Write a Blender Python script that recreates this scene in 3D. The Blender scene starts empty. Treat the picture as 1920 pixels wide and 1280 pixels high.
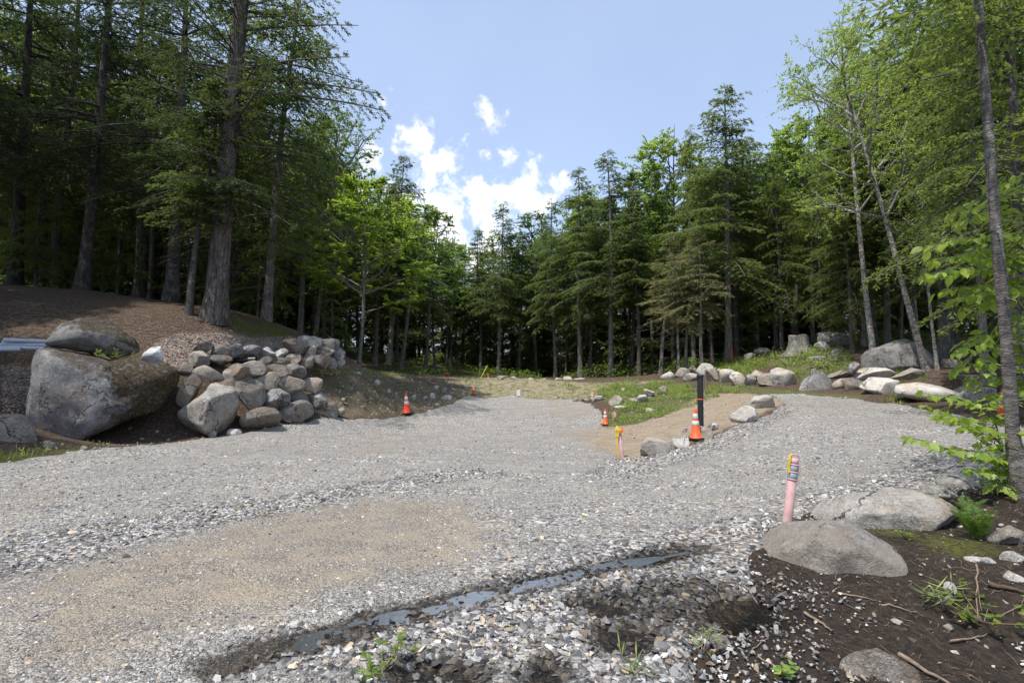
import bpy, bmesh, math, random
import numpy as np
from mathutils import Vector, Matrix, Euler

# ------------------------------------------------------------------ camera, sky, sun, exposure
R = math.radians
SC = bpy.context.scene
COL = SC.collection
FPX = 1000.0                      # focal length in photograph pixels (1920 wide)
PITCH = R(3.37)
CAM = np.array([0.0, 0.0, 1.5])
SUN_ROT, SUN_EL = -132.0, 66.0     # degrees; azimuth from +Y towards +X

cam = bpy.data.cameras.new('camera')
cam.sensor_width = 36.0
cam.lens = 36.0 * FPX / 1920.0
cam.clip_start, cam.clip_end = 0.05, 2000.0
cam_ob = bpy.data.objects.new('camera', cam)
cam_ob.location = CAM
cam_ob.rotation_euler = (R(90) + PITCH, 0, 0)
COL.objects.link(cam_ob)
SC.camera = cam_ob

SC.view_settings.view_transform = 'Standard'
SC.view_settings.look = 'None'
SC.view_settings.gamma = 1.0
SC.view_settings.exposure = 0.50
SC.view_settings.use_curve_mapping = False
SC.cycles.use_denoising = True
SC.cycles.max_bounces = 6
SC.cycles.diffuse_bounces = 4
SC.cycles.glossy_bounces = 2
SC.cycles.transmission_bounces = 4
SC.cycles.transparent_max_bounces = 6
SC.cycles.caustics_reflective = False
SC.cycles.caustics_refractive = False
SC.cycles.sample_clamp_indirect = 6.0

_c, _s = math.cos(PITCH), math.sin(PITCH)
def ray(px, py):
    dx, dy = (px - 960.0) / FPX, (640.0 - py) / FPX
    return np.array([dx, _c - _s * dy, _s + _c * dy])
def at(px, py, Y):
    r = ray(px, py)
    return CAM + r * (Y / r[1])

class NT:
    def __init__(self, tree):
        self.t = tree
    def n(self, typ, props=None, **inp):
        nd = self.t.nodes.new('ShaderNode' + typ)
        for k, v in (props or {}).items():
            setattr(nd, k, v)
        for k, v in inp.items():
            key = int(k[1:]) if k[0] == '_' and k[1:].isdigit() else k.replace('__', ' ')
            s = nd.inputs[key]
            if isinstance(v, bpy.types.NodeSocket):
                self.t.links.new(v, s)
            elif isinstance(v, bpy.types.Node):
                self.t.links.new(v.outputs[0], s)
            else:
                s.default_value = v
        return nd
    def math(self, op, a, b=0.0, c=0.0, clamp=False):
        return self.n('Math', {'operation': op, 'use_clamp': clamp}, _0=a, _1=b, _2=c).outputs[0]
    def mix(self, f, a, b, mode='MIX'):
        nd = self.n('MixRGB', {'blend_type': mode}, _0=f)
        for i, v in ((1, a), (2, b)):
            if isinstance(v, bpy.types.NodeSocket):
                self.t.links.new(v, nd.inputs[i])
            else:
                nd.inputs[i].default_value = (*v[:3], 1.0)
        return nd.outputs[0]
    def ramp(self, fac, stops, interp='LINEAR'):
        nd = self.n('ValToRGB', None, _0=fac)
        cr = nd.color_ramp
        cr.interpolation = interp
        while len(cr.elements) < len(stops):
            cr.elements.new(0.5)
        for e, (p, c) in zip(cr.elements, stops):
            e.position = p
            e.color = (*c, 1.0) if len(c) == 3 else c
        return nd.outputs[0]
    def smooth(self, v, a, b):
        return self.n('MapRange', {'interpolation_type': 'SMOOTHSTEP'}, _0=v, _1=a, _2=b, _3=0.0, _4=1.0).outputs[0]
    def noise(self, vec, scale, detail=4.0, rough=0.55, dist=0.0):
        return self.n('TexNoise', None, Vector=vec, Scale=scale, Detail=detail, Roughness=rough, Distortion=dist).outputs[0]
    def attr(self, name, out='Fac'):
        return self.n('Attribute', {'attribute_name': name}).outputs[out]

# world: Nishita sky with procedural cumulus
world = bpy.data.worlds.new('World')
SC.world = world
world.use_nodes = True
W = NT(world.node_tree)
sky = W.n('TexSky', {'sky_type': 'NISHITA', 'sun_disc': False, 'sun_elevation': R(SUN_EL),
                     'sun_rotation': R(SUN_ROT), 'altitude': 300.0, 'air_density': 1.0,
                     'dust_density': 1.6, 'ozone_density': 1.6})
SKY_STRENGTH = 0.15
wc = W.n('TexCoord').outputs['Generated']
n1 = W.noise(wc, 17.0, 6.0, 0.62, 0.3)
n2 = W.noise(wc, 3.2, 5.0, 0.55)
cloud_seeds = [  # direction pixel, angular radius in px, weight
    (712, 180, 34, 1.0), (735, 205, 24, .9), (790, 190, 26, .75), (838, 183, 16, .85), (915, 212, 36, .72),
    (790, 245, 50, .85), (830, 285, 60, .9), (760, 285, 36, .65), (905, 300, 34, .95), (955, 292, 34, .95),
    (830, 350, 70, .75), (880, 400, 110, 1.05), (800, 400, 100, 1.0), (940, 380, 60, .8), (1000, 370, 60, 1.1),
    (900, 460, 130, 1.1), (1040, 360, 40, .95), (690, 300, 50, .85), (650, 340, 80, .9), (620, 420, 100, 1.0), (1128, 162, 14, .7), (1250, 182, 10, .6),
    (1480, 250, 50, .55), (760, 480, 140, 1.0)]
wv = W.n('TexNoise', None, Vector=wc, Scale=11.0, Detail=3.0).outputs['Color']
wp = W.n('VectorMath', {'operation': 'ADD'}, _0=wc, _1=W.n('VectorMath', {'operation': 'SCALE'}, _0=W.n('VectorMath', {'operation': 'SUBTRACT'}, _0=wv, _1=(.5, .5, .5)).outputs[0], Scale=.075).outputs[0]).outputs[0]
field = None
for (px, py, rad, wgt) in cloud_seeds:
    d = ray(px, py); d = d / np.linalg.norm(d)
    dist = W.n('VectorMath', {'operation': 'DISTANCE'}, _0=wp, _1=tuple(d)).outputs['Value']
    b = W.math('MULTIPLY', W.n('MapRange', {'interpolation_type': 'SMOOTHSTEP'}, _0=dist, _1=rad * 1.45 / FPX, _2=rad * .1 / FPX, _3=0.0, _4=1.0).outputs[0], wgt)
    field = b if field is None else W.math('MAXIMUM', field, b)
far = W.math('MULTIPLY', W.smooth(n2, .58, .74), .8)          # loose cumulus elsewhere in the sky
sepw = W.n('SeparateXYZ', None, Vector=wc)
veil_zone = W.smooth(sepw.outputs[1], .45, .0)
field = W.math('MAXIMUM', field, W.math('MULTIPLY', far, veil_zone))
dens = W.math('ADD', field, W.math('MULTIPLY', W.math('SUBTRACT', n1, .5), 3.4))
cov = W.smooth(dens, .50, 1.18)
cov = W.math('MULTIPLY', cov, W.smooth(field, .02, .3))
shade = W.ramp(W.noise(wc, 6.0, 5.0, .55), [(.3, (.80, .83, .88)), (.62, (1.0, 1.0, 1.0))])
bg_sky = W.math('MULTIPLY', 1.0, 1.0)
veil = W.mix(W.math('MULTIPLY_ADD', n2, .16, .27), W.n('VectorMath', {'operation': 'SCALE'}, _0=sky.outputs[0], Scale=SKY_STRENGTH).outputs[0], (.66, .77, 1.0))
skycol = W.mix(cov, veil, shade)
bgn = world.node_tree.nodes['Background']
world.node_tree.links.new(skycol, bgn.inputs[0])
bgn.inputs[1].default_value = 1.0

sun = bpy.data.lights.new('sun', 'SUN')
sun.energy = 3.9
sun.angle = R(1.0)
sun.color = (1.0, 0.95, 0.87)
sun_ob = bpy.data.objects.new('sun', sun)
sd = Vector((math.sin(R(SUN_ROT)) * math.cos(R(SUN_EL)), math.cos(R(SUN_ROT)) * math.cos(R(SUN_EL)), math.sin(R(SUN_EL))))
sun_ob.rotation_euler = sd.to_track_quat('Z', 'Y').to_euler()
sun_ob.location = (0, 0, 40)
COL.objects.link(sun_ob)

# ------------------------------------------------------------------ numpy helpers
def _h(ix, iy, iz, seed):
    h = (ix * 374761393 + iy * 668265263 + iz * 1440662683 + seed * 974711 + 12345) & 0xffffffff
    h = ((h ^ (h >> 13)) * 1274126177) & 0xffffffff
    return ((h ^ (h >> 16)) & 0xffffff) / float(0xffffff)
def vnoise(P, seed=0):
    P = np.asarray(P, float)
    i = np.floor(P).astype(np.int64); f = P - i
    u = f * f * (3 - 2 * f)
    r = 0
    for a in (0, 1):
        for b in (0, 1):
            for c in (0, 1):
                w = (u[:, 0] if a else 1 - u[:, 0]) * (u[:, 1] if b else 1 - u[:, 1]) * (u[:, 2] if c else 1 - u[:, 2])
                r = r + w * _h(i[:, 0] + a, i[:, 1] + b, i[:, 2] + c, seed)
    return r * 2 - 1
def fbm(P, seed=0, octs=3, gain=.5):
    P = np.asarray(P, float); r = 0; a = 1.0
    for o in range(octs):
        r = r + a * vnoise(P * (2.03 ** o), seed + o * 17); a *= gain
    return r
def fbm2(x, y, seed=0, octs=3):
    return fbm(np.stack([x, y, np.full_like(x, .37)], -1), seed, octs)
def nrm(v):
    return v / np.maximum(np.linalg.norm(v, axis=-1, keepdims=True), 1e-9)

def mesh_np(name, V, faces, mat=None, smooth=False, attrs=None):
    """faces: list of (M,k) int arrays; attrs: {name: (domain, array)}"""
    me = bpy.data.meshes.new(name)
    V = np.asarray(V, np.float32)
    faces = [np.asarray(f, np.int32) for f in faces if len(f)]
    me.vertices.add(len(V)); me.vertices.foreach_set('co', V.ravel())
    nl = sum(f.size for f in faces); nf = sum(len(f) for f in faces)
    me.loops.add(nl); me.loops.foreach_set('vertex_index', np.concatenate([f.ravel() for f in faces]))
    me.polygons.add(nf)
    cnt = np.concatenate([np.full(len(f), f.shape[1], np.int32) for f in faces])
    st = np.concatenate([[0], np.cumsum(cnt)[:-1]]).astype(np.int32)
    me.polygons.foreach_set('loop_start', st)
    me.update(calc_edges=True)
    me.polygons.foreach_set('use_smooth', np.full(nf, smooth, bool))
    for k, (dom, arr) in (attrs or {}).items():
        arr = np.asarray(arr, np.float32)
        if arr.ndim == 1:
            a = me.attributes.new(k, 'FLOAT', dom); a.data.foreach_set('value', arr)
        else:
            a = me.attributes.new(k, 'FLOAT_COLOR', dom)
            a.data.foreach_set('color', np.concatenate([arr, np.ones((len(arr), 1), np.float32)], 1).ravel())
    if mat:
        me.materials.append(mat)
    return me

def link(name, me, parent=None, label=None, cat=None, group=None, kind=None):
    o = bpy.data.objects.new(name, me)
    COL.objects.link(o)
    if parent: o.parent = parent
    if label: o['label'] = label
    if cat: o['category'] = cat
    if group: o['group'] = group
    if kind: o['kind'] = kind
    return o
def thing(name, loc, label, cat, group=None, rot=(0, 0, 0)):
    o = link(name, None, None, label, cat, group)
    o.empty_display_size = .1
    o.location = loc; o.rotation_euler = rot
    return o

class Geo:
    """collects verts and faces for one mesh"""
    def __init__(self):
        self.V = []; self.F = {}; self.n = 0; self.A = {}
    def add(self, V, F, a=None):
        V = np.asarray(V, float).reshape(-1, 3); F = np.asarray(F, int)
        k = F.shape[1]
        self.V.append(V); self.F.setdefault(k, []).append(F + self.n)
        if a is not None:
            self.A.setdefault(k, []).append(np.asarray(a, float))
        self.n += len(V)
        return self
    def mesh(self, name, mat, smooth=False, aname='v'):
        ks = sorted(self.F)
        at_ = {}
        if self.A and all(k in self.A for k in ks):
            at_[aname] = ('FACE', np.concatenate([np.concatenate(self.A[k]) for k in ks]))
        return mesh_np(name, np.concatenate(self.V), [np.concatenate(self.F[k]) for k in ks], mat, smooth, at_)

def tubes(P, rad, sides=5):
    """P (N,K,3), rad (N,K) -> verts, quads"""
    P = np.asarray(P, float); rad = np.asarray(rad, float)
    N, K, _ = P.shape
    T = np.empty_like(P)
    T[:, 1:-1] = P[:, 2:] - P[:, :-2]; T[:, 0] = P[:, 1] - P[:, 0]; T[:, -1] = P[:, -1] - P[:, -2]
    T = nrm(T)
    D = nrm(P[:, -1] - P[:, 0])
    ref = np.where(np.abs(D[:, 2:3]) > .8, np.array([[1., 0, 0]]), np.array([[0, 0, 1.]]))
    A = nrm(np.cross(T, ref[:, None, :])); B = np.cross(T, A)
    th = np.arange(sides) * 2 * math.pi / sides
    V = P[:, :, None, :] + rad[:, :, None, None] * (A[:, :, None, :] * np.cos(th)[None, None, :, None] + B[:, :, None, :] * np.sin(th)[None, None, :, None])
    idx = np.arange(N * K * sides).reshape(N, K, sides)
    a = idx[:, :-1, :]; b = np.roll(idx, -1, 2)[:, :-1, :]; c = np.roll(idx, -1, 2)[:, 1:, :]; d = idx[:, 1:, :]
    return V.reshape(-1, 3), np.stack([a, d, c, b], -1).reshape(-1, 4)

def lathe(profile, sides=20, cap=True):
    r = np.array([p[0] for p in profile]); z = np.array([p[1] for p in profile])
    th = np.arange(sides) * 2 * math.pi / sides
    V = np.stack([r[:, None] * np.cos(th), r[:, None] * np.sin(th), np.repeat(z[:, None], sides, 1)], -1).reshape(-1, 3)
    idx = np.arange(len(r) * sides).reshape(len(r), sides)
    a = idx[:-1]; b = np.roll(idx, -1, 1)[:-1]; c = np.roll(idx, -1, 1)[1:]; d = idx[1:]
    return V, np.stack([a, b, c, d], -1).reshape(-1, 4)

# ------------------------------------------------------------------ terrain
ANCH = [  # photograph pixel, distance along +Y
    (0, 1280, 2.55), (480, 1280, 2.57), (960, 1280, 2.58), (1400, 1270, 2.62), (1920, 1280, 2.75),
    (0, 1100, 3.75), (480, 1080, 3.95), (960, 1060, 4.15), (1300, 1030, 4.4),
    (0, 960, 5.8), (400, 940, 6.25), (800, 920, 6.9), (1100, 930, 6.6),
    (0, 880, 8.4), (150, 850, 9.9), (320, 838, 10.8), (450, 815, 12.9), (520, 805, 14.2), (640, 778, 17.2),
    (500, 880, 8.4), (760, 850, 10.2), (960, 870, 9.0),
    (762, 778, 19.5), (860, 780, 19.0), (887, 741, 27.0), (1000, 744, 27.0), (1000, 800, 16.0), (1060, 770, 20.5), (1000, 835, 11.6),
    (1475, 990, 4.75), (1165, 860, 11.3), (1240, 846, 11.2), (1305, 828, 11.8), (1135, 799, 16.0), (1090, 830, 12.6),
    (1400, 786, 13.6), (1450, 757, 16.2), (1250, 780, 15.6), (1290, 757, 18.0), (1335, 738, 20.0), (1200, 792, 15.2),
    (1160, 765, 19.0), (1220, 740, 21.5), (1240, 722, 25.0), (1100, 745, 24.0),
    (1600, 800, 11.2), (1750, 850, 7.6), (1600, 880, 7.2), (1400, 850, 9.4), (1350, 920, 6.8), (1500, 760, 16.0),
    (1490, 735, 19.5), (1350, 718, 23.5), (1600, 742, 17.5), (1700, 757, 15.0), (1880, 784, 11.5), (1920, 850, 7.8), (1830, 760, 13.4),
    (1500, 1095, 3.5), (1700, 1110, 3.45), (1760, 1010, 4.05), (1600, 1040, 3.95), (1850, 1005, 4.2), (1908, 905, 5.15), (1800, 938, 5.7), (1735, 965, 5.2), (1860, 890, 6.4), (1920, 1100, 3.6), (1850, 1200, 3.0),
    (1500, 660, 25.5), (1560, 650, 26.0), (1640, 660, 24.0), (1735, 695, 18.0), (1700, 700, 18.3), (1420, 680, 27.0), (1366, 675, 29.0), (1850, 690, 18.0),
    (860, 709, 34.0), (1000, 713, 32.0), (1100, 718, 30.0), (760, 702, 27.0), (690, 698, 23.5),
    (800, 764, 20.6), (700, 775, 18.6), (860, 735, 27.0),
    (935, 706, 44.0), (1145, 703, 39.0), (1240, 700, 34.0), (750, 694, 34.0), (660, 690, 31.0), (1040, 707, 41.0),
    (640, 692, 19.2), (600, 690, 18.6), (560, 628, 20.0), (590, 645, 20.2), (640, 660, 22.5), (680, 690, 26.0),
    (500, 690, 17.2), (430, 686, 16.0), (380, 690, 15.0), (520, 645, 18.6), (440, 640, 17.0), (340, 640, 15.6), (290, 670, 13.8),
    (405, 585, 18.0), (300, 572, 18.6), (150, 545, 19.5), (0, 535, 19.5), (490, 605, 19.5),
    (50, 655, 14.2), (0, 700, 12.4), (0, 770, 10.6),  (60, 845, 9.8), (200, 830, 11.2),
    (560, 730, 18.0), (480, 730, 16.3), 
]
EXTRA = [(-30, 24, 5.6), (-45, 10, 5.5), (-24, 4, 2.5), (-14, 4, .2), (-14, -6, .1), (0, -6, 0), (12, -6, .3), (20, 4, 1.2), (26, 12, 2.2),
         (-18, 34, 4.6), (-10, 45, 2.8), (0, 60, 2.4), (20, 60, 3.8), (30, 40, 4.2), (-30, 60, 5.0), (45, 25, 4.2), (45, 60, 5.5), (-45, 40, 6.0),
         (-12.3, 12.9, .95), (-10.7, 11.9, .15), (-10.4, 12.6, .2), (-6.9, 14.3, .12), (-6.2, 15.6, .2), (-10.9, 13.2, .35), (-9.6, 13.4, .25), (-8.7, 13.6, .2), (-8.0, 14.0, .3), (-11.4, 14.6, 2.1), (-9.8, 15.0, 2.0), (-8.4, 15.2, 1.9), (-7.2, 14.8, .6), (-6.6, 16.4, 1.5), (0, 85, 4.0), (-40, 85, 7.0), (40, 85, 7.0), (5, 0, .02), (-5, 0, 0), (9, 2, .45)]
PTS = np.array([at(*a) for a in ANCH] + [np.array(e, float) for e in EXTRA])
def _tps_k(r2):
    return r2 * np.log(np.maximum(r2, 1e-12)) * .5
def _fit():
    X = PTS[:, :2] / 10.0; n = len(X)
    K = _tps_k(((X[:, None] - X[None]) ** 2).sum(-1)) + np.eye(n) * .012
    P = np.concatenate([np.ones((n, 1)), X], 1)
    A = np.zeros((n + 3, n + 3)); A[:n, :n] = K; A[:n, n:] = P; A[n:, :n] = P.T
    return np.linalg.solve(A, np.concatenate([PTS[:, 2], np.zeros(3)]))
_WT = _fit(); _X = PTS[:, :2] / 10.0
def H0(x, y):
    x = np.clip(np.asarray(x, float), -48, 48); y = np.clip(np.asarray(y, float), -6, 85)
    sh = x.shape; q = np.stack([x.ravel(), y.ravel()], -1) / 10.0
    out = np.empty(len(q))
    for i in range(0, len(q), 20000):
        s = q[i:i + 20000]
        out[i:i + 20000] = _tps_k(((s[:, None] - _X[None]) ** 2).sum(-1)) @ _WT[:-3] + _WT[-3] + s @ _WT[-2:]
    return out.reshape(sh)
def hit(px, py, fn=None):
    fn = fn or H0
    r = ray(px, py)
    Y = np.concatenate([np.arange(1.2, 12, .03), np.arange(12, 80, .1)])
    P = CAM + r[None] * (Y / r[1])[:, None]
    d = P[:, 2] - fn(P[:, 0], P[:, 1])
    k = np.argmax(d < 0)
    if d[k] >= 0: k = len(Y) - 1
    if k > 0:
        t = d[k - 1] / max(d[k - 1] - d[k], 1e-6)
        return P[k - 1] + (P[k] - P[k - 1]) * t
    return P[k]
def zone(pix):
    return np.array([hit(*p)[:2] for p in pix])
def sdf(x, y, poly):
    """positive inside"""
    P = np.stack([x, y], -1); d2 = np.full(x.shape, 1e9); ins = np.zeros(x.shape, bool)
    for i in range(len(poly)):
        a, b = poly[i], poly[(i + 1) % len(poly)]
        e = b - a; w = P - a
        t = np.clip((w @ e) / max(e @ e, 1e-9), 0, 1)
        d2 = np.minimum(d2, ((w - t[..., None] * e) ** 2).sum(-1))
        c = (a[1] > y) != (b[1] > y)
        xi = a[0] + (y - a[1]) / (b[1] - a[1] if abs(b[1] - a[1]) > 1e-9 else 1e-9) * e[0]
        ins ^= c & (x < xi)
    return np.where(ins, 1, -1) * np.sqrt(d2)
def pdist(x, y, line):
    P = np.stack([x, y], -1); d2 = np.full(x.shape, 1e9)
    for a, b in zip(line[:-1], line[1:]):
        e = b - a; w = P - a
        t = np.clip((w @ e) / max(e @ e, 1e-9), 0, 1)
        d2 = np.minimum(d2, ((w - t[..., None] * e) ** 2).sum(-1))
    return np.sqrt(d2)

Z_ROAD = zone([(0, 868), (130, 848), (330, 828), (450, 812), (560, 795), (640, 780), (700, 784), (790, 774), (845, 758), (872, 742), (960, 740), (1075, 748),
               (1110, 757), (1128, 772), (1132, 800), (1110, 822), (1150, 850), (1172, 862), (1240, 850), (1310, 830), (1372, 802), (1440, 775), (1470, 757),
               (1450, 742), (1400, 737), (1500, 738), (1600, 746), (1700, 760), (1830, 784), (1919, 800)])
Z_ROAD = np.concatenate([Z_ROAD, [(9.5, 8.5), (7.5, 6.6), (5.3, 5.9), (4.1, 5.6)], zone([(1690, 925), (1540, 950), (1440, 1000), (1405, 1050), (1425, 1110), (1350, 1170), (1310, 1230), (1330, 1279)]), [(1.2, -5), (-14, -5), (-13, 5.5)]])
Z_TAN = zone([(0, 1095), (200, 1045), (380, 1000), (560, 960), (720, 930), (860, 940), (945, 1000), (905, 1050), (740, 1095), (560, 1140), (330, 1200), (150, 1260), (0, 1278)])
Z_TAN2 = zone([(1040, 812), (1120, 802), (1165, 840), (1150, 856), (1090, 838)])
Z_TAN3 = zone([(0, 930), (90, 915), (130, 940), (60, 975), (0, 985)])
Z_TAN4 = zone([(650, 842), (720, 836), (768, 840), (720, 848), (660, 850)])
Z_TAN5 = zone([(1040, 757), (1110, 757), (1120, 775), (1060, 790), (1020, 778)])
Z_COARSE = [zone([(0, 1010), (300, 965), (700, 905), (900, 880), (950, 890), (700, 930), (420, 985), (150, 1050), (0, 1090)]),
            zone([(420, 1278), (620, 1180), (830, 1110), (1000, 1060), (1180, 1010), (1330, 985), (1450, 960), (1470, 1000), (1420, 1050), (1430, 1120), (1330, 1200), (1330, 1278)]),
            zone([(1150, 862), (1240, 850), (1310, 830), (1440, 778), (1475, 760), (1490, 775), (1420, 810), (1300, 860), (1200, 890), (1090, 900)]),
            zone([(1500, 930), (1700, 880), (1830, 830), (1900, 840), (1700, 930), (1520, 960)])]
Z_SLOPE = zone([(1120, 802), (1185, 797), (1250, 778), (1290, 758), (1335, 738), (1400, 737), (1452, 744), (1465, 757), (1385, 792), (1305, 825), (1230, 848), (1168, 862), (1085, 830)])
Z_SOIL = np.concatenate([zone([(1330, 1180), (1420, 1120), (1400, 1050), (1435, 1005), (1540, 960), (1700, 930), (1800, 895)]), [(4.6, 5.4), (7.5, 6.4), (9, 4), (7, 1), (1.2, 1.0)], zone([(1320, 1278)])])
Z_CHIPS = zone([(270, 668), (320, 632), (430, 628), (540, 628), (572, 640), (520, 655), (440, 662), (350, 690), (290, 690)])
Z_CHIPS2 = zone([(0, 680), (70, 690), (55, 760), (40, 780), (0, 775)])
Z_BANK = zone([(560, 694), (640, 692), (760, 702), (850, 709), (872, 736), (845, 758), (790, 772), (700, 782), (640, 778), (590, 760)])
Z_FAR = zone([(850, 707), (935, 709), (1100, 717), (1240, 714), (1235, 722), (1140, 735), (1100, 745), (1075, 748), (960, 740), (872, 742)])
Z_GREEN = [zone([(1120, 745), (1150, 722), (1240, 718), (1330, 732), (1325, 745), (1285, 760), (1245, 778), (1190, 797), (1140, 792), (1180, 770)]),
           zone([(1330, 690), (1375, 676), (1420, 692), (1400, 705), (1350, 700)]),
           zone([(1420, 680), (1470, 660), (1530, 655), (1590, 655), (1600, 690), (1540, 700), (1500, 715), (1480, 700)]),
           zone([(1340, 722), (1500, 735), (1620, 742), (1600, 750), (1480, 740), (1340, 733)])]
TRICKLE = zone([(430, 1238), (520, 1212), (640, 1183), (740, 1158), (830, 1134), (930, 1108), (1020, 1090), (1100, 1068), (1250, 1040), (1300, 1030)])
PUDDLES = [zone([(735, 1262), (760, 1235), (820, 1240), (900, 1262), (900, 1279), (740, 1279)]),
           zone([(985, 1272), (1000, 1245), (1040, 1240), (1060, 1262), (1030, 1279)]),
           zone([(1115, 1190), (1130, 1170), (1190, 1168), (1240, 1190), (1200, 1222), (1130, 1220)]),
           zone([(1330, 1120), (1370, 1108), (1430, 1125), (1440, 1160), (1380, 1178), (1335, 1155)]),
           zone([(1060, 1132), (1100, 1118), (1180, 1128), (1200, 1148), (1120, 1152)]),
           zone([(1160, 1050), (1220, 1032), (1290, 1030), (1280, 1050), (1200, 1062)])]
def ss(v, a, b):
    t = np.clip((v - a) / (b - a), 0, 1); return t * t * (3 - 2 * t)
def carve(x, y):
    near = (y < 6.5) & (y > .5) & (np.abs(x) < 7)
    c = np.zeros(x.shape)
    if near.any():
        xs, ys = x[near], y[near]
        w = .10 + .05 * fbm2(xs * 2.2, ys * 2.2, 5, 2)
        t = .030 * ss(.15 + .9 * (w - .10) - pdist(xs, ys, TRICKLE), -.16, .10) + .008 * np.clip(fbm2(xs * 11, ys * 11, 15, 3), -1, 1) * ss(pdist(xs, ys, TRICKLE), .45, .1)
        for p in PUDDLES:
            t = np.maximum(t, .045 * ss(sdf(xs, ys, p) + .03 * fbm2(xs * 9, ys * 9, 8, 2), -.07, .05))
        c[near] = t
    return c
def H(x, y):
    x = np.asarray(x, float); y = np.asarray(y, float)
    z = H0(x, y)
    d = np.hypot(x, y)
    near = ss(d, 40, 14)
    rough = np.clip(1 - ss(sdf(x, y, Z_ROAD), -.3, .5), .22, 1)
    if (y < 7).any():
        rough = rough * np.where(y < 7, ss(pdist(x, y, TRICKLE), .1, .5) * .85 + .15, 1)
    z = z + near * rough * (.055 * fbm2(x * .9, y * .9, 1, 3) + .022 * fbm2(x * 4.3, y * 4.3, 2, 2))
    z = z + .3 * ss(d, 25, 50) * fbm2(x * .15, y * .15, 3, 2)
    return z - carve(x, y)
def gz(x, y):
    return float(H(np.array([x]), np.array([y]))[0])
def ghit(px, py):
    return hit(px, py, H)

def ground_sheet():
    k = math.log(2 * 160 / 3.0); s = np.linspace(-1, 1, 350)
    xs = 3.0 * np.sinh(k * s)
    ys = np.concatenate([np.linspace(-14, 1.7, 16), 1.8 * np.exp(np.linspace(0, math.log(180 / 1.8), 350))])
    X, Y = np.meshgrid(xs, ys)
    Z = H(X.ravel(), Y.ravel()).reshape(X.shape)
    return xs, ys, X, Y, Z
GX, GY, GXX, GYY, GZZ = ground_sheet()

# ------------------------------------------------------------------ materials
def material(name):
    m = bpy.data.materials.new(name); m.use_nodes = True
    t = NT(m.node_tree)
    return m, t, m.node_tree.nodes['Principled BSDF'], m.node_tree
def setp(t, b, **kw):
    for k, v in kw.items():
        s = b.inputs[k.replace('__', ' ')]
        if isinstance(v, bpy.types.NodeSocket): t.t.links.new(v, s)
        else: s.default_value = (*v, 1.0) if isinstance(v, tuple) and len(v) == 3 else v
def bump(t, h, strength=.5, dist=.02, normal=None):
    nd = t.n('Bump', None, Height=h, Strength=strength, Distance=dist)
    if normal is not None: t.t.links.new(normal, nd.inputs['Normal'])
    return nd.outputs[0]

def gravel_colour(t, pos):
    """crushed grey stone, two sizes of chips"""
    wp = t.n('VectorMath', {'operation': 'ADD'}, _0=pos, _1=t.n('VectorMath', {'operation': 'SCALE'}, _0=t.n('TexNoise', None, Vector=pos, Scale=30.0).outputs['Color'], Scale=.02).outputs[0]).outputs[0]
    v1 = t.n('TexVoronoi', {'feature': 'F1'}, Vector=wp, Scale=30.0, Randomness=1.0)
    v2 = t.n('TexVoronoi', {'feature': 'F1'}, Vector=wp, Scale=85.0, Randomness=1.0)
    r1 = t.n('SeparateColor', None, _0=v1.outputs['Color'])
    r2 = t.n('SeparateColor', None, _0=v2.outputs['Color'])
    g1 = t.ramp(r1.outputs[0], [(0, (.045, .048, .055)), (.3, (.16, .163, .17)), (.65, (.34, .34, .342)), (1, (.68, .67, .65))])
    g2 = t.ramp(r2.outputs[0], [(0, (.06, .06, .063)), (.55, (.27, .267, .262)), (1, (.60, .59, .565))])
    warm = t.math('GREATER_THAN', r1.outputs[1], .86)
    g1 = t.mix(t.math('MULTIPLY', warm, .45), g1, (.32, .25, .18))
    return g1, g2, v1.outputs['Distance'], v2.outputs['Distance']

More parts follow.
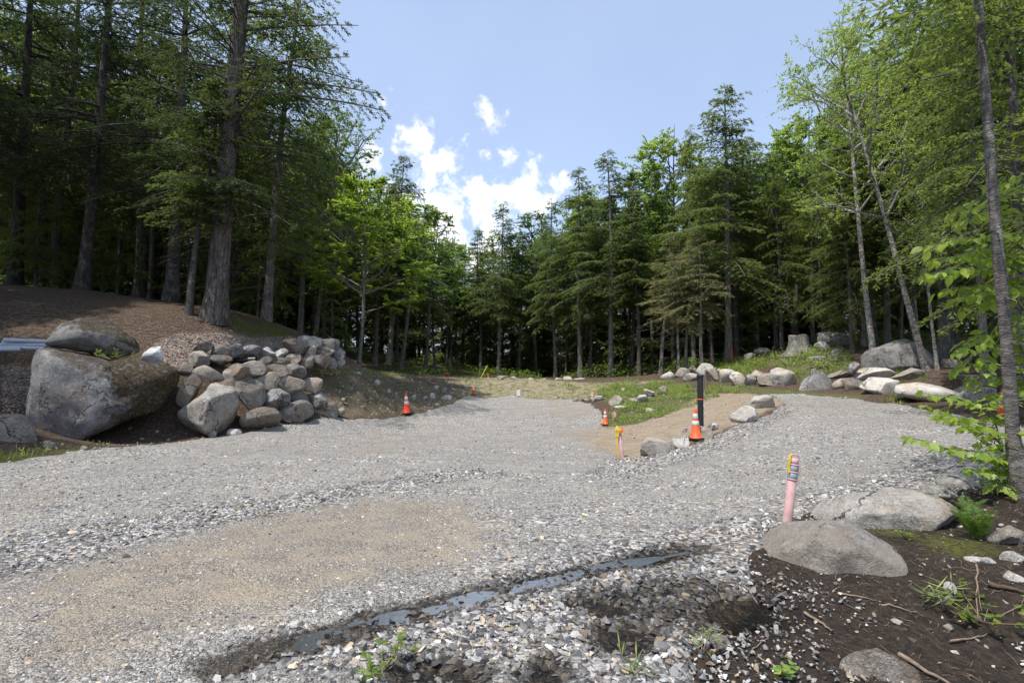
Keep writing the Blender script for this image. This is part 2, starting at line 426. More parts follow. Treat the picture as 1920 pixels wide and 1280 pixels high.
def mat_road():
    m, t, b, nt = material('gravel')
    pos = t.n('NewGeometry').outputs['Position']
    g1, g2, d1, d2 = gravel_colour(t, pos)
    big = t.noise(pos, .9, 4.0)
    mid = t.noise(pos, 4.0, 5.0)
    brk = t.math('ADD', t.math('MULTIPLY', t.math('SUBTRACT', mid, .5), 1.3), t.math('MULTIPLY', t.math('SUBTRACT', t.noise(pos, 22.0, 5.0, .7), .5), 1.2))
    coarse = t.smooth(t.math('ADD', t.attr('coarse'), brk), .25, .75)
    tan = t.math('MULTIPLY', t.smooth(t.math('ADD', t.attr('tan'), brk), .05, .85), .95)
    wet = t.smooth(t.math('ADD', t.attr('wet'), t.math('MULTIPLY', brk, .7)), .25, .75)
    fine = t.mix(.22, g2, (.27, .265, .255))
    fine = t.mix(t.smooth(t.math('ADD', t.noise(pos, 14.0, 5.0), t.math('MULTIPLY', t.math('SUBTRACT', t.noise(t.n('Mapping', None, Vector=pos, Scale=(.35, 1.3, 1.0), Rotation=(0, 0, -.35)).outputs[0], 1.1, 4.0), .5), .9)), .48, .62), fine, g1)
    c = t.mix(coarse, fine, g1)
    tcol = t.mix(t.smooth(t.noise(pos, 60.0, 3.0, .7), .4, .62), (.25, .212, .165), g2)
    tcol = t.mix(t.smooth(mid, .4, .7), tcol, (.33, .29, .235))
    c = t.mix(tan, c, tcol)
    c = t.mix(t.math('MULTIPLY', t.smooth(big, .42, .62), .35), c, t.mix(1.0, c, (1.22, 1.2, 1.16), 'MULTIPLY'))
    c = t.mix(t.math('MULTIPLY', t.smooth(t.noise(pos, 1.7, 4.0), .52, .7), .30), c, (.25, .22, .18))
    tint = t.n('TexNoise', None, Vector=pos, Scale=2.3, Detail=4.0, Roughness=.6).outputs['Color']
    c = t.mix(.75, c, t.mix(1.0, c, t.mix(.55, t.ramp(t.n('SeparateColor', None, _0=tint).outputs[0], [(.35, (.86, .88, .95)), (.5, (1.0, 1.0, 1.0)), (.65, (1.12, 1.04, .95))]), t.ramp(t.n('SeparateColor', None, _0=tint).outputs[1], [(.35, (.80, .80, .82)), (.65, (1.16, 1.16, 1.14))])), 'MULTIPLY'))
    c = t.mix(1.0, c, (1.06, 1.03, .985), 'MULTIPLY')
    c = t.mix(wet, c, t.mix(1.0, c, (.26, .235, .205), 'MULTIPLY'))
    hgt = t.math('SUBTRACT', 1.0, t.math('ADD', t.math('MULTIPLY', d1, t.math('MULTIPLY_ADD', coarse, .9, .35)), t.math('MULTIPLY', d2, .35)))
    hgt = t.math('ADD', hgt, t.math('MULTIPLY', t.noise(pos, 120.0, 3.0), .35))
    setp(t, b, Base__Color=c, Roughness=t.math('MULTIPLY_ADD', wet, -.55, .92), Normal=bump(t, hgt, 1.0, .042))
    b.inputs['Specular IOR Level'].default_value = .3
    return m
def mat_ground():
    m, t, b, nt = material('forest ground')
    pos = t.n('NewGeometry').outputs['Position']
    a = t.noise(pos, 3.0, 6.0, .65); f = t.noise(pos, 26.0, 6.0, .7); ff = t.noise(pos, 110.0, 4.0, .7)
    brk = t.math('MULTIPLY', t.math('SUBTRACT', t.noise(pos, 5.0, 6.0, .65), .5), 1.0)
    def z(name, lo=.2, hi=.8):
        return t.smooth(t.math('ADD', t.attr(name), brk), lo, hi)
    # needle litter
    st = t.n('TexVoronoi', {'feature': 'F1'}, Vector=t.n('Mapping', None, Vector=pos, Scale=(60., 22., 30.), Rotation=(0, 0, .6)).outputs[0], Scale=1.0)
    str_ = t.n('SeparateColor', None, _0=st.outputs['Color']).outputs[0]
    litter = t.mix(t.smooth(f, .35, .65), (.045, .030, .021), (.115, .078, .054))
    litter = t.mix(t.math('MULTIPLY', t.math('GREATER_THAN', str_, .82), .6), litter, (.24, .18, .135))
    litter = t.mix(t.math('MULTIPLY', t.smooth(a, .55, .7), .5), litter, (.06, .06, .022))
    # bank: stony earth
    sv = t.n('TexVoronoi', {'feature': 'F1'}, Vector=pos, Scale=9.0)
    svr = t.n('SeparateColor', None, _0=sv.outputs['Color'])
    stone = t.math('MULTIPLY', t.math('GREATER_THAN', svr.outputs[0], .80), t.smooth(sv.outputs['Distance'], .42, .30))
    bank = t.mix(t.smooth(f, .35, .68), (.105, .078, .052), (.225, .178, .125))
    bank = t.mix(t.smooth(a, .50, .66), bank, (.075, .085, .028))
    bank = t.mix(stone, bank, (.42, .37, .30))
    sand = t.mix(t.smooth(f, .3, .7), (.30, .235, .165), (.42, .345, .255))
    sand = t.mix(t.math('MULTIPLY', t.smooth(ff, .52, .66), .7), sand, (.22, .18, .13))
    streak = t.noise(t.n('Mapping', None, Vector=pos, Scale=(1.2, 5.0, 3.0), Rotation=(0, 0, .75)).outputs[0], 1.6, 6.0, .65)
    sand = t.mix(t.math('MULTIPLY', t.smooth(streak, .45, .62), .55), sand, (.20, .155, .105))
    sand = t.mix(t.math('MULTIPLY', stone, .6), sand, (.46, .43, .39))
    farc = t.mix(t.smooth(f, .3, .7), (.24, .20, .13), (.36, .305, .215))
    farc = t.mix(t.smooth(a, .48, .62), farc, (.12, .13, .05))
    soil = t.mix(t.smooth(f, .35, .7), (.022, .017, .013), (.072, .052, .038))
    soil = t.mix(t.math('MULTIPLY', t.smooth(ff, .58, .68), .6), soil, (.16, .12, .085))
    soil = t.mix(t.smooth(t.noise(pos, 8.0, 6.0, .7), .5, .66), soil, (.020, .016, .014))
    soil = t.mix(t.math('MULTIPLY', t.smooth(t.noise(pos, 230.0, 3.0, .8), .58, .7), .5), soil, (.20, .15, .11))
    cv = t.n('TexVoronoi', {'feature': 'F1'}, Vector=pos, Scale=26.0)
    cvr = t.n('SeparateColor', None, _0=cv.outputs['Color']).outputs[0]
    chips = t.ramp(cvr, [(0, (.12, .085, .065)), (.5, (.27, .21, .17)), (1, (.44, .37, .32))])
    green = t.mix(t.smooth(f, .35, .65), (.07, .08, .03), (.15, .145, .06))
    moss = t.mix(t.smooth(f, .35, .65), (.05, .055, .012), (.13, .135, .022))
    c = litter
    for nm, col in (('bank', bank), ('far', farc), ('green', green), ('chips', chips), ('sand', sand), ('soil', soil), ('moss', moss)):
        c = t.mix(z(nm), c, col)
    wet = z('wet')
    c = t.mix(wet, c, t.mix(1.0, c, (.42, .40, .38), 'MULTIPLY'))
    hgt = t.math('ADD', t.math('ADD', t.math('MULTIPLY', f, 1.0), t.math('MULTIPLY', ff, .5)), t.math('ADD', t.math('MULTIPLY', stone, .7), t.math('MULTIPLY', cvr, .3)))
    setp(t, b, Base__Color=c, Roughness=t.math('MULTIPLY_ADD', wet, -.5, .93), Normal=bump(t, hgt, .9, .045))
    b.inputs['Specular IOR Level'].default_value = .25
    return m
def mat_chipstone():
    m, t, b, nt = material('crushed stone')
    pos = t.n('NewGeometry').outputs['Position']
    c = t.attr('col', 'Color')
    n = t.noise(pos, 160.0, 4.0, .65)
    c = t.mix(1.0, c, t.ramp(n, [(.3, (.72, .72, .72)), (.7, (1.2, 1.2, 1.2))]), 'MULTIPLY')
    setp(t, b, Base__Color=c, Roughness=.78, Normal=bump(t, n, .35, .004))
    b.inputs['Specular IOR Level'].default_value = .35
    return m
def mat_water():
    m = bpy.data.materials.new('puddle water'); m.use_nodes = True
    nt = m.node_tree; t = NT(nt); nt.nodes.remove(nt.nodes['Principled BSDF'])
    pos = t.n('NewGeometry').outputs['Position']
    nb = bump(t, t.noise(pos, 22.0, 4.0), .22, .012)
    g = t.n('BsdfGlossy', None, Color=(.82, .80, .78, 1), Roughness=.28, Normal=nb)
    tr = t.n('BsdfTransparent', None, Color=(.62, .56, .48, 1))
    fr0 = t.n('Fresnel', None, IOR=1.33, Normal=nb); fr = t.n('Math', {'operation': 'MULTIPLY'}, _0=fr0.outputs[0], _1=.75)
    mx = t.n('MixShader', None, _0=fr.outputs[0], _1=tr.outputs[0], _2=g.outputs[0])
    nt.links.new(mx.outputs[0], nt.nodes['Material Output'].inputs[0])
    return m
def mat_rock(name, dark, light, spot, moss=0.0, lichen=.3, stain=None, moss_dir=(0, 0, 1), moss_cut=.35, plane=None):
    m, t, b, nt = material(name)
    tc = t.n('TexCoord').outputs['Object']
    oi = t.n('ObjectInfo').outputs['Random']
    off = t.n('CombineXYZ', None, X=t.math('MULTIPLY', oi, 37.0), Y=t.math('MULTIPLY', oi, 71.0), Z=oi).outputs[0]
    p = t.n('VectorMath', {'operation': 'ADD'}, _0=tc, _1=off).outputs[0]
    n1 = t.noise(p, 2.2, 7.0, .7, .3); n2 = t.noise(p, 9.0, 7.0, .75); n3 = t.noise(p, 48.0, 4.0, .8)
    c = t.mix(t.smooth(n1, .34, .66), dark, light)
    c = t.mix(t.math('MULTIPLY', t.smooth(n2, .48, .64), .8), c, t.mix(1.0, c, (.62, .62, .64), 'MULTIPLY'))
    c = t.mix(t.math('MULTIPLY', t.smooth(n3, .53, .62), .7), c, spot)
    c = t.mix(t.math('MULTIPLY', t.smooth(n3, .46, .37), .75), c, t.mix(1.0, c, (.5, .48, .47), 'MULTIPLY'))
    if stain:
        c = t.mix(t.math('MULTIPLY', t.smooth(t.noise(p, 1.3, 4.0, .6, .5), .50, .66), .75), c, stain)
    if lichen:
        lv = t.smooth(t.noise(p, 5.0, 8.0, .8), .56, .62)
        c = t.mix(t.math('MULTIPLY', lv, lichen), c, (.52, .53, .48))
    wpv = t.n('VectorMath', {'operation': 'ADD'}, _0=p, _1=t.n('VectorMath', {'operation': 'SCALE'}, _0=t.n('TexNoise', None, Vector=p, Scale=2.5, Detail=5.0, Roughness=.65).outputs['Color'], Scale=.7).outputs[0]).outputs[0]
    ck = t.n('TexVoronoi', {'feature': 'DISTANCE_TO_EDGE'}, Vector=wpv, Scale=1.15).outputs['Distance']
    ckm = t.math('MULTIPLY', t.smooth(ck, .020, .004), t.smooth(t.noise(p, 1.7, 3.0), .46, .56))
    c = t.mix(t.math('MULTIPLY', ckm, .75), c, (.05, .045, .04))
    c = t.mix(t.math('MULTIPLY', t.smooth(t.noise(p, 3.4, 8.0, .8), .55, .61), .55), c, t.mix(1.0, c, (.52, .50, .48), 'MULTIPLY'))
    vr = t.math('MULTIPLY_ADD', oi, .34, .83)
    c = t.mix(1.0, c, t.n('CombineColor', None, _0=vr, _1=vr, _2=vr).outputs[0], 'MULTIPLY')
    h = t.math('SUBTRACT', t.math('ADD', t.math('MULTIPLY', n2, 1.1), t.math('MULTIPLY', n3, .40)), t.math('MULTIPLY', ckm, 1.2))
    rough = .88
    if moss:
        nm = t.n('NewGeometry').outputs['Normal']
        up = t.n('VectorMath', {'operation': 'DOT_PRODUCT'}, _0=nm, _1=moss_dir).outputs['Value']
        mk = t.smooth(t.math('ADD', up, t.math('MULTIPLY', t.math('SUBTRACT', t.noise(p, 3.0, 7.0, .7), .5), 1.7)), moss_cut, moss_cut + .35)
        if plane:
            pn, pc = plane
            side = t.n('VectorMath', {'operation': 'DOT_PRODUCT'}, _0=tc, _1=pn).outputs['Value']
            low = t.smooth(t.n('SeparateXYZ', None, Vector=tc).outputs[2], -.75, -.45)
            mk2 = t.math('MULTIPLY', t.smooth(t.math('ADD', side, t.math('MULTIPLY', t.math('SUBTRACT', t.noise(p, 2.6, 9.0, .75), .5), 2.1)), pc, pc + .4), low)
            mk = t.math('MAXIMUM', t.math('MULTIPLY', mk, .8), mk2)
        mc = t.mix(t.smooth(t.noise(p, 24.0, 5.0, .7), .35, .65), (.028, .020, .010), (.095, .062, .022))
        mc = t.mix(t.smooth(t.noise(p, 6.0, 6.0, .7), .54, .66), mc, (.115, .062, .022))
        mk = t.math('MULTIPLY', mk, t.math('MULTIPLY_ADD', t.smooth(t.noise(p, 13.0, 6.0, .75), .60, .50), .65, .35))
        mc = t.mix(t.smooth(t.noise(p, 4.0, 4.0), .52, .68), mc, (.060, .062, .016))
        c = t.mix(t.math('MULTIPLY', mk, moss), c, mc)
        h = t.math('ADD', h, t.math('MULTIPLY', mk, t.noise(p, 60.0, 4.0)))
    setp(t, b, Base__Color=c, Roughness=rough, Normal=bump(t, h, .9, .06))
    b.inputs['Specular IOR Level'].default_value = .3
    return m
def mat_simple(name, col, rough=.6, spec=.4, var=.25, scale=12.0, metallic=0.0, bumpk=.15):
    m, t, b, nt = material(name)
    tc = t.n('TexCoord').outputs['Object']
    n = t.noise(tc, scale, 6.0, .7)
    c = t.mix(1.0, col, t.ramp(n, [(.3, (1 - var,) * 3), (.7, (1 + var * .5,) * 3)]), 'MULTIPLY')
    setp(t, b, Base__Color=c, Roughness=t.math('MULTIPLY_ADD', n, .2, rough - .1), Metallic=metallic, Normal=bump(t, n, bumpk, .005))
    b.inputs['Specular IOR Level'].default_value = spec
    return m
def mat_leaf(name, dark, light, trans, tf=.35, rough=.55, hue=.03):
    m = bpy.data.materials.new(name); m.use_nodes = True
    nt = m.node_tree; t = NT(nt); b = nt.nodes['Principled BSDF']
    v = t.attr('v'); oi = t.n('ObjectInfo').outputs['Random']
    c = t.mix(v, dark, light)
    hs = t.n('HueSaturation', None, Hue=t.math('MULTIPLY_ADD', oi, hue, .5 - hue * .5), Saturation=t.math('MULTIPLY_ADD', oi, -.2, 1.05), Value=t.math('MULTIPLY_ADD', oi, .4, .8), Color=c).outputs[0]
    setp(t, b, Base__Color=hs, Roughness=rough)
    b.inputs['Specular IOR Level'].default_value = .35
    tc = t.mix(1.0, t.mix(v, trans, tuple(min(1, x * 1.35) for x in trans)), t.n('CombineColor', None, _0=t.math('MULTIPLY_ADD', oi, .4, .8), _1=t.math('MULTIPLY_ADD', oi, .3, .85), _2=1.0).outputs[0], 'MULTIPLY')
    tr = t.n('BsdfTranslucent', None, Color=tc)
    mx = t.n('MixShader', None, _0=tf, _1=b.outputs[0], _2=tr.outputs[0])
    nt.links.new(mx.outputs[0], nt.nodes['Material Output'].inputs[0])
    return m
def mat_bark(name, dark, light, lichen=.0, zs=.25, scale=14.0, patch=None, crk=.5):
    m, t, b, nt = material(name)
    tc = t.n('TexCoord').outputs['Object']
    oi = t.n('ObjectInfo').outputs['Random']
    p = t.n('VectorMath', {'operation': 'ADD'}, _0=tc, _1=t.n('CombineXYZ', None, X=t.math('MULTIPLY', oi, 50.0), Y=oi, Z=t.math('MULTIPLY', oi, 90.0)).outputs[0]).outputs[0]
    q = t.n('Mapping', None, Vector=p, Scale=(1, 1, zs)).outputs[0]
    n = t.noise(q, scale, 6.0, .7, .4); v = t.n('TexVoronoi', {'feature': 'DISTANCE_TO_EDGE'}, Vector=q, Scale=scale * 1.6)
    crack = t.smooth(v.outputs['Distance'], .0, .16)
    c = t.mix(t.smooth(n, .35, .65), dark, light)
    c = t.mix(t.math('MULTIPLY', t.math('SUBTRACT', 1.0, crack), crk), c, tuple(x * .4 for x in dark))
    if lichen:
        c = t.mix(t.math('MULTIPLY', t.smooth(t.noise(p, 3.0, 7.0, .75), .52, .62), lichen), c, (.40, .41, .36))
    if patch:
        c = t.mix(t.smooth(t.noise(t.n('Mapping', None, Vector=p, Scale=(1, 1, 2.2)).outputs[0], 4.0, 6.0, .75), .5, .58), c, patch)
    val = t.math('MULTIPLY_ADD', oi, .5, .75)
    c = t.mix(1.0, c, t.n('CombineColor', None, _0=val, _1=val, _2=val).outputs[0], 'MULTIPLY')
    setp(t, b, Base__Color=c, Roughness=.9, Normal=bump(t, t.math('ADD', t.math('MULTIPLY', crack, crk * 2), n), .7, .03))
    b.inputs['Specular IOR Level'].default_value = .2
    return m

M = {}
M['road'] = mat_road(); M['ground'] = mat_ground(); M['chip'] = mat_chipstone(); M['water'] = mat_water()
M['r_grey'] = mat_rock('grey granite', (.155, .15, .145), (.33, .32, .305), (.47, .45, .42), .0, .25)
M['r_pale'] = mat_rock('pale granite', (.40, .375, .345), (.62, .585, .535), (.70, .67, .62), .0, .35, (.44, .34, .24))
M['r_tan'] = mat_rock('tan granite', (.23, .20, .165), (.42, .375, .315), (.52, .48, .42), .0, .3, (.33, .245, .16))
M['r_brown'] = mat_rock('brown granite', (.17, .15, .13), (.33, .295, .255), (.46, .42, .37), .2, .3, (.25, .18, .115))
M['r_mossy'] = mat_rock('mossy granite', (.135, .13, .13), (.31, .30, .30), (.43, .41, .40), .95, .45, (.20, .165, .145), (.45, -.05, .89), .62, ((.945, 0.0, .326), -.08))
M['r_cap'] = mat_rock('mossy granite cap', (.15, .15, .15), (.31, .305, .295), (.44, .43, .41), .9, .5, None, (.55, .1, .82), .42)
M['r_fore'] = mat_rock('weathered granite', (.26, .24, .215), (.46, .43, .39), (.58, .55, .50), .0, .45, (.34, .245, .155))
M['r_sunk'] = mat_rock('speckled granite', (.26, .245, .225), (.47, .445, .41), (.62, .595, .56), .0, .55, (.31, .265, .215))
M['r_white'] = mat_rock('white quartz', (.52, .52, .53), (.72, .72, .72), (.8, .8, .8), 0, 0)
M['hemlock'] = mat_leaf('hemlock needles', (.036, .064, .022), (.150, .195, .058), (.26, .34, .075), .36)
M['hemlock_shade'] = mat_leaf('shaded hemlock needles', (.020, .038, .016), (.075, .100, .034), (.11, .16, .04), .28)  # shade over the hill trees put into a darker needle colour
M['hemlock_olive'] = mat_leaf('olive hemlock needles', (.13, .13, .062), (.29, .28, .135), (.30, .31, .12), .3)
M['hemlock_lit'] = mat_leaf('sunlit hemlock needles', (.042, .070, .019), (.155, .190, .045), (.26, .34, .06), .36)  # brighter needle copy, sunlight on the sprays painted into the green
M['maple'] = mat_leaf('maple leaves', (.085, .150, .026), (.215, .305, .055), (.42, .56, .085), .47, .5)
M['leafgreen'] = mat_leaf('summer leaves', (.045, .090, .016), (.125, .195, .035), (.24, .36, .05), .42, .5)
M['beech'] = mat_leaf('fresh beech leaves', (.095, .175, .018), (.27, .36, .045), (.46, .60, .07), .46, .42, .03)
M['grassm'] = mat_leaf('grass', (.10, .145, .028), (.27, .33, .075), (.36, .46, .09), .38)
M['fernm'] = mat_leaf('fern', (.06, .115, .018), (.13, .21, .032), (.24, .36, .05), .4)
M['bark'] = mat_bark('hemlock bark', (.075, .062, .055), (.185, .165, .150), .3)
M['bark_big'] = mat_bark('pine bark', (.075, .062, .055), (.20, .172, .155), .1, .22, 9.0)
M['bark_pale'] = mat_bark('grey trunk bark', (.15, .138, .125), (.31, .29, .265), .4)
M['bark_shade'] = mat_bark('shaded bark', (.045, .038, .033), (.115, .10, .09), .2)  # bark copy with the wood's shade darkened into its colour
M['birch'] = mat_bark('birch bark', (.24, .22, .20), (.46, .44, .41), .3, 1.0, 6.0, (.12, .105, .095))
M['near_bark'] = mat_bark('smooth young bark', (.075, .066, .060), (.17, .155, .142), .35, 2.6, 9.0, None, .12)
M['wood'] = mat_bark('cut wood', (.17, .125, .095), (.34, .27, .215), .1, .2, 10.0)
M['stick'] = mat_simple('dry stick', (.23, .175, .13), .85, .2, .5, 30)
M['root'] = mat_simple('root', (.10, .07, .05), .9, .2, .5, 30)
M['orange'] = mat_simple('cone orange', (.78, .12, .03), .55, .4, .38, 11)
M['red_orange'] = mat_simple('cone red orange', (.80, .065, .02), .55, .4, .32, 11)
M['reflect'] = mat_simple('cone white band', (.70, .69, .67), .45, .45, .3, 18)
M['rubber'] = mat_simple('black rubber', (.028, .027, .028), .75, .3, .4, 20)
M['black_pipe'] = mat_simple('black corrugated plastic', (.016, .016, .018), .45, .5, .5, 14)
M['pink'] = mat_simple('pink plastic', (.55, .335, .325), .55, .4, .28, 9)
M['band'] = mat_simple('silver band', (.30, .34, .38), .35, .6, .2, 10, .2)
M['tape'] = mat_simple('yellow caution tape', (.78, .56, .03), .5, .4, .25, 40)
M['pvc'] = mat_simple('grey conduit', (.42, .46, .52), .42, .5, .15, 5)
M['pvc_white'] = mat_simple('white board', (.74, .74, .73), .6, .4, .12, 8)
M['yellow_green'] = mat_simple('yellow green stake', (.52, .62, .06), .6, .3, .15, 8)

# ------------------------------------------------------------------ ground, road, water
def zones(x, y):
    A = {}
    big = y < 70
    def f(poly, w0, w1):
        r = np.zeros(x.shape); r[big] = ss(sdf(x[big], y[big], poly), w0, w1); return r
    A['bank'] = f(Z_BANK, -.5, .5)
    A['far'] = f(Z_FAR, -1.0, .8)
    A['sand'] = f(Z_SLOPE, -.5, .35)
    A['soil'] = f(Z_SOIL, -.25, .2)
    A['chips'] = np.maximum(f(Z_CHIPS, -.4, .4), .8 * f(Z_CHIPS2, -.4, .4))
    A['green'] = np.maximum.reduce([f(p, -.5, .4) for p in Z_GREEN])
    A['moss'] = np.zeros(x.shape)
    tr = np.zeros(x.shape); nb = (y < 8) & (y > 0)
    tr[nb] = np.exp(-(pdist(x[nb], y[nb], TRICKLE) / .20) ** 2)
    wetp = np.maximum.reduce([f(p, -.16, .05) for p in PUDDLES])
    cx, cy = ghit(1270, 1130)[:2]
    cx2, cy2 = ghit(1150, 1120)[:2]; cx3, cy3 = ghit(1400, 1160)[:2]
    A['wet'] = np.clip(np.maximum.reduce([tr, wetp, .8 * np.exp(-((x - cx2) ** 2 / .12 + (y - cy2) ** 2 / .06)), .8 * np.exp(-((x - cx3) ** 2 / .16 + (y - cy3) ** 2 / .10)), 1.0 * np.exp(-((x - cx) ** 2 / .40 + (y - cy) ** 2 / .22))]), 0, 1)
    for (px, py, rad) in ((1790, 1020, .35), (1680, 1000, .25), (520, 622, 1.0), (455, 610, .8), (30, 860, .8), (150, 848, .6)):
        gx, gy = ghit(px, py)[:2]
        A['moss'] = np.maximum(A['moss'], .75 * np.exp(-((x - gx) ** 2 + (y - gy) ** 2) / rad ** 2))
    A['tan'] = np.maximum.reduce([f(Z_TAN, -.45, .7), .9 * f(Z_TAN2, -.2, .4), .5 * f(Z_TAN3, -.3, .4), .55 * f(Z_TAN4, -.3, .2), .5 * f(Z_TAN5, -.4, .4)])
    A['coarse'] = np.maximum.reduce([f(p, -.3, .3) for p in Z_COARSE])
    A['road'] = f(Z_ROAD, -.12, .12)
    return A
fx, fy = GXX.ravel(), GYY.ravel()
ZA = zones(fx, fy)
ny, nx = GXX.shape
IDX = np.arange(nx * ny).reshape(ny, nx)
QUADS = np.stack([IDX[:-1, :-1], IDX[:-1, 1:], IDX[1:, 1:], IDX[1:, :-1]], -1).reshape(-1, 4)
GV = np.stack([fx, fy, GZZ.ravel()], -1)
ground = link('ground', mesh_np('ground', GV, [QUADS], M['ground'], True, {k: ('POINT', ZA[k]) for k in ('bank', 'far', 'sand', 'soil', 'chips', 'green', 'moss', 'wet')}), kind='structure')
ground['label'] = 'brown forest floor and earth banks around the clearing'
RS = np.full(len(fx), -9.0); _nb = fy < 70; RS[_nb] = sdf(fx[_nb], fy[_nb], Z_ROAD) + .10 * fbm2(fx[_nb] * 2.5, fy[_nb] * 2.5, 61, 3)
on = RS[QUADS].max(1) > -.30
RQ = QUADS[on]
used = np.unique(RQ); remap = np.full(nx * ny, -1); remap[used] = np.arange(len(used))
cnt_all = np.bincount(RQ.ravel(), minlength=nx * ny)[used]
RV = GV[used].copy()
RV[:, 2] += -.055 + .071 * ss(RS[used], -.28, .16)
road = link('gravel_road', mesh_np('gravel_road', RV, [remap[RQ]], M['road'], True, {k: ('POINT', ZA[k][used]) for k in ('tan', 'coarse', 'wet')}), kind='structure')
road['label'] = 'grey crushed stone driveway opening into a parking pad'

def build_water():
    # the trickle
    L = TRICKLE
    seg = np.linalg.norm(np.diff(L, axis=0), axis=1); cum = np.concatenate([[0], np.cumsum(seg)])
    s = np.linspace(0, cum[-1], 90)
    cx = np.interp(s, cum, L[:, 0]); cy = np.interp(s, cum, L[:, 1])
    T = nrm(np.stack([np.gradient(cx), np.gradient(cy)], -1)); Nn = np.stack([-T[:, 1], T[:, 0]], -1)
    w = .085 * (1 + .6 * fbm2(s * 2.3, s * 0, 3, 2)) * np.where((s > .3) & (s < cum[-1] - .3), 1, .5)
    cols = []
    for k in (-1, -.5, 0, .5, 1):
        P = np.stack([cx, cy], -1) + Nn * (w * k)[:, None]
        cols.append(np.concatenate([P, (H0(cx, cy) - .0125)[:, None]], 1))
    V = np.stack(cols, 1).reshape(-1, 3); idx = np.arange(len(V)).reshape(-1, 5)
    F = np.stack([idx[:-1, :-1], idx[1:, :-1], idx[1:, 1:], idx[:-1, 1:]], -1).reshape(-1, 4)[:, ::-1]
    o = link('water_trickle', mesh_np('water_trickle', V, [F], M['water'], True), kind='structure')
    o['label'] = 'thin trickle of water running across the gravel'
    for i, p in enumerate(PUDDLES):
        c = p.mean(0); n = 40
        th = np.linspace(0, 2 * math.pi, n, endpoint=False)
        rad = np.array([max(np.linalg.norm(c - q) for q in p)] * n)
        ring = []
        for a in th:       # distance to polygon edge along a
            dvec = np.array([math.cos(a), math.sin(a)])
            ts = np.linspace(0, .9, 120); qs = c + dvec * ts[:, None]
            ins = sdf(qs[:, 0], qs[:, 1], p) > -.03
            ring.append(c + dvec * (ts[ins].max() if ins.any() else .05))
        V = np.concatenate([[c], ring]); z = np.full(len(V), float(H0(c[:1], c[1:])[0]) - .022)
        F = np.array([[0, 1 + k, 1 + (k + 1) % n] for k in range(n)])
        o = link('water_puddle', mesh_np('puddle', np.concatenate([V, z[:, None]], 1), [F], M['water'], True), kind='structure')
        o['label'] = 'shallow dark puddle among the loose stones'
build_water()

# ------------------------------------------------------------------ loose crushed stone
rng = np.random.default_rng(7)
def chip_shapes(n, k=9, seed=3):
    r = np.random.default_rng(seed); out = []
    for i in range(n):
        p = nrm(r.normal(size=(k, 3))) * r.uniform(.75, 1.0, (k, 1))
        p *= np.array([1, r.uniform(.6, .9), r.uniform(.35, .6)])
        bm = bmesh.new()
        vs = [bm.verts.new(q) for q in p]
        bmesh.ops.convex_hull(bm, input=vs)
        bmesh.ops.delete(bm, geom=[v for v in bm.verts if not v.link_faces], context='VERTS')
        bmesh.ops.triangulate(bm, faces=bm.faces[:])
        bmesh.ops.recalc_face_normals(bm, faces=bm.faces[:])
        bm.verts.index_update()
        out.append((np.array([v.co[:] for v in bm.verts]), np.array([[v.index for v in f.verts] for f in bm.faces])))
        bm.free()
    return out
CHIPS = chip_shapes(20)
def euler_mats(rx, ry, rz):
    cx, sx, cy, sy, cz, sz = np.cos(rx), np.sin(rx), np.cos(ry), np.sin(ry), np.cos(rz), np.sin(rz)
    Mx = np.empty((len(rx), 3, 3))
    Mx[:, 0] = np.stack([cz * cy, cz * sy * sx - sz * cx, cz * sy * cx + sz * sx], -1)
    Mx[:, 1] = np.stack([sz * cy, sz * sy * sx + cz * cx, sz * sy * cx - cz * sx], -1)
    Mx[:, 2] = np.stack([-sy, cy * sx, cy * cx], -1)
    return Mx
def chips_mesh(name, P, size, col, mat, tilt=.45, shapes=CHIPS):
    n = len(P); g = Geo(); which = rng.integers(0, len(shapes), n)
    MM = euler_mats(rng.normal(0, tilt, n), rng.normal(0, tilt, n), rng.uniform(0, 6.283, n))
    for k, (sv, sf) in enumerate(shapes):
        i = np.where(which == k)[0]
        if not len(i): continue
        V = np.einsum('nij,vj->nvi', MM[i], sv) * size[i, None, None] + P[i, None, :]
        F = sf[None] + (np.arange(len(i)) * len(sv))[:, None, None]
        g.add(V.reshape(-1, 3), F.reshape(-1, 3), np.repeat(col[i], len(sf), 0))
    return g.mesh(name, mat, False, 'col')
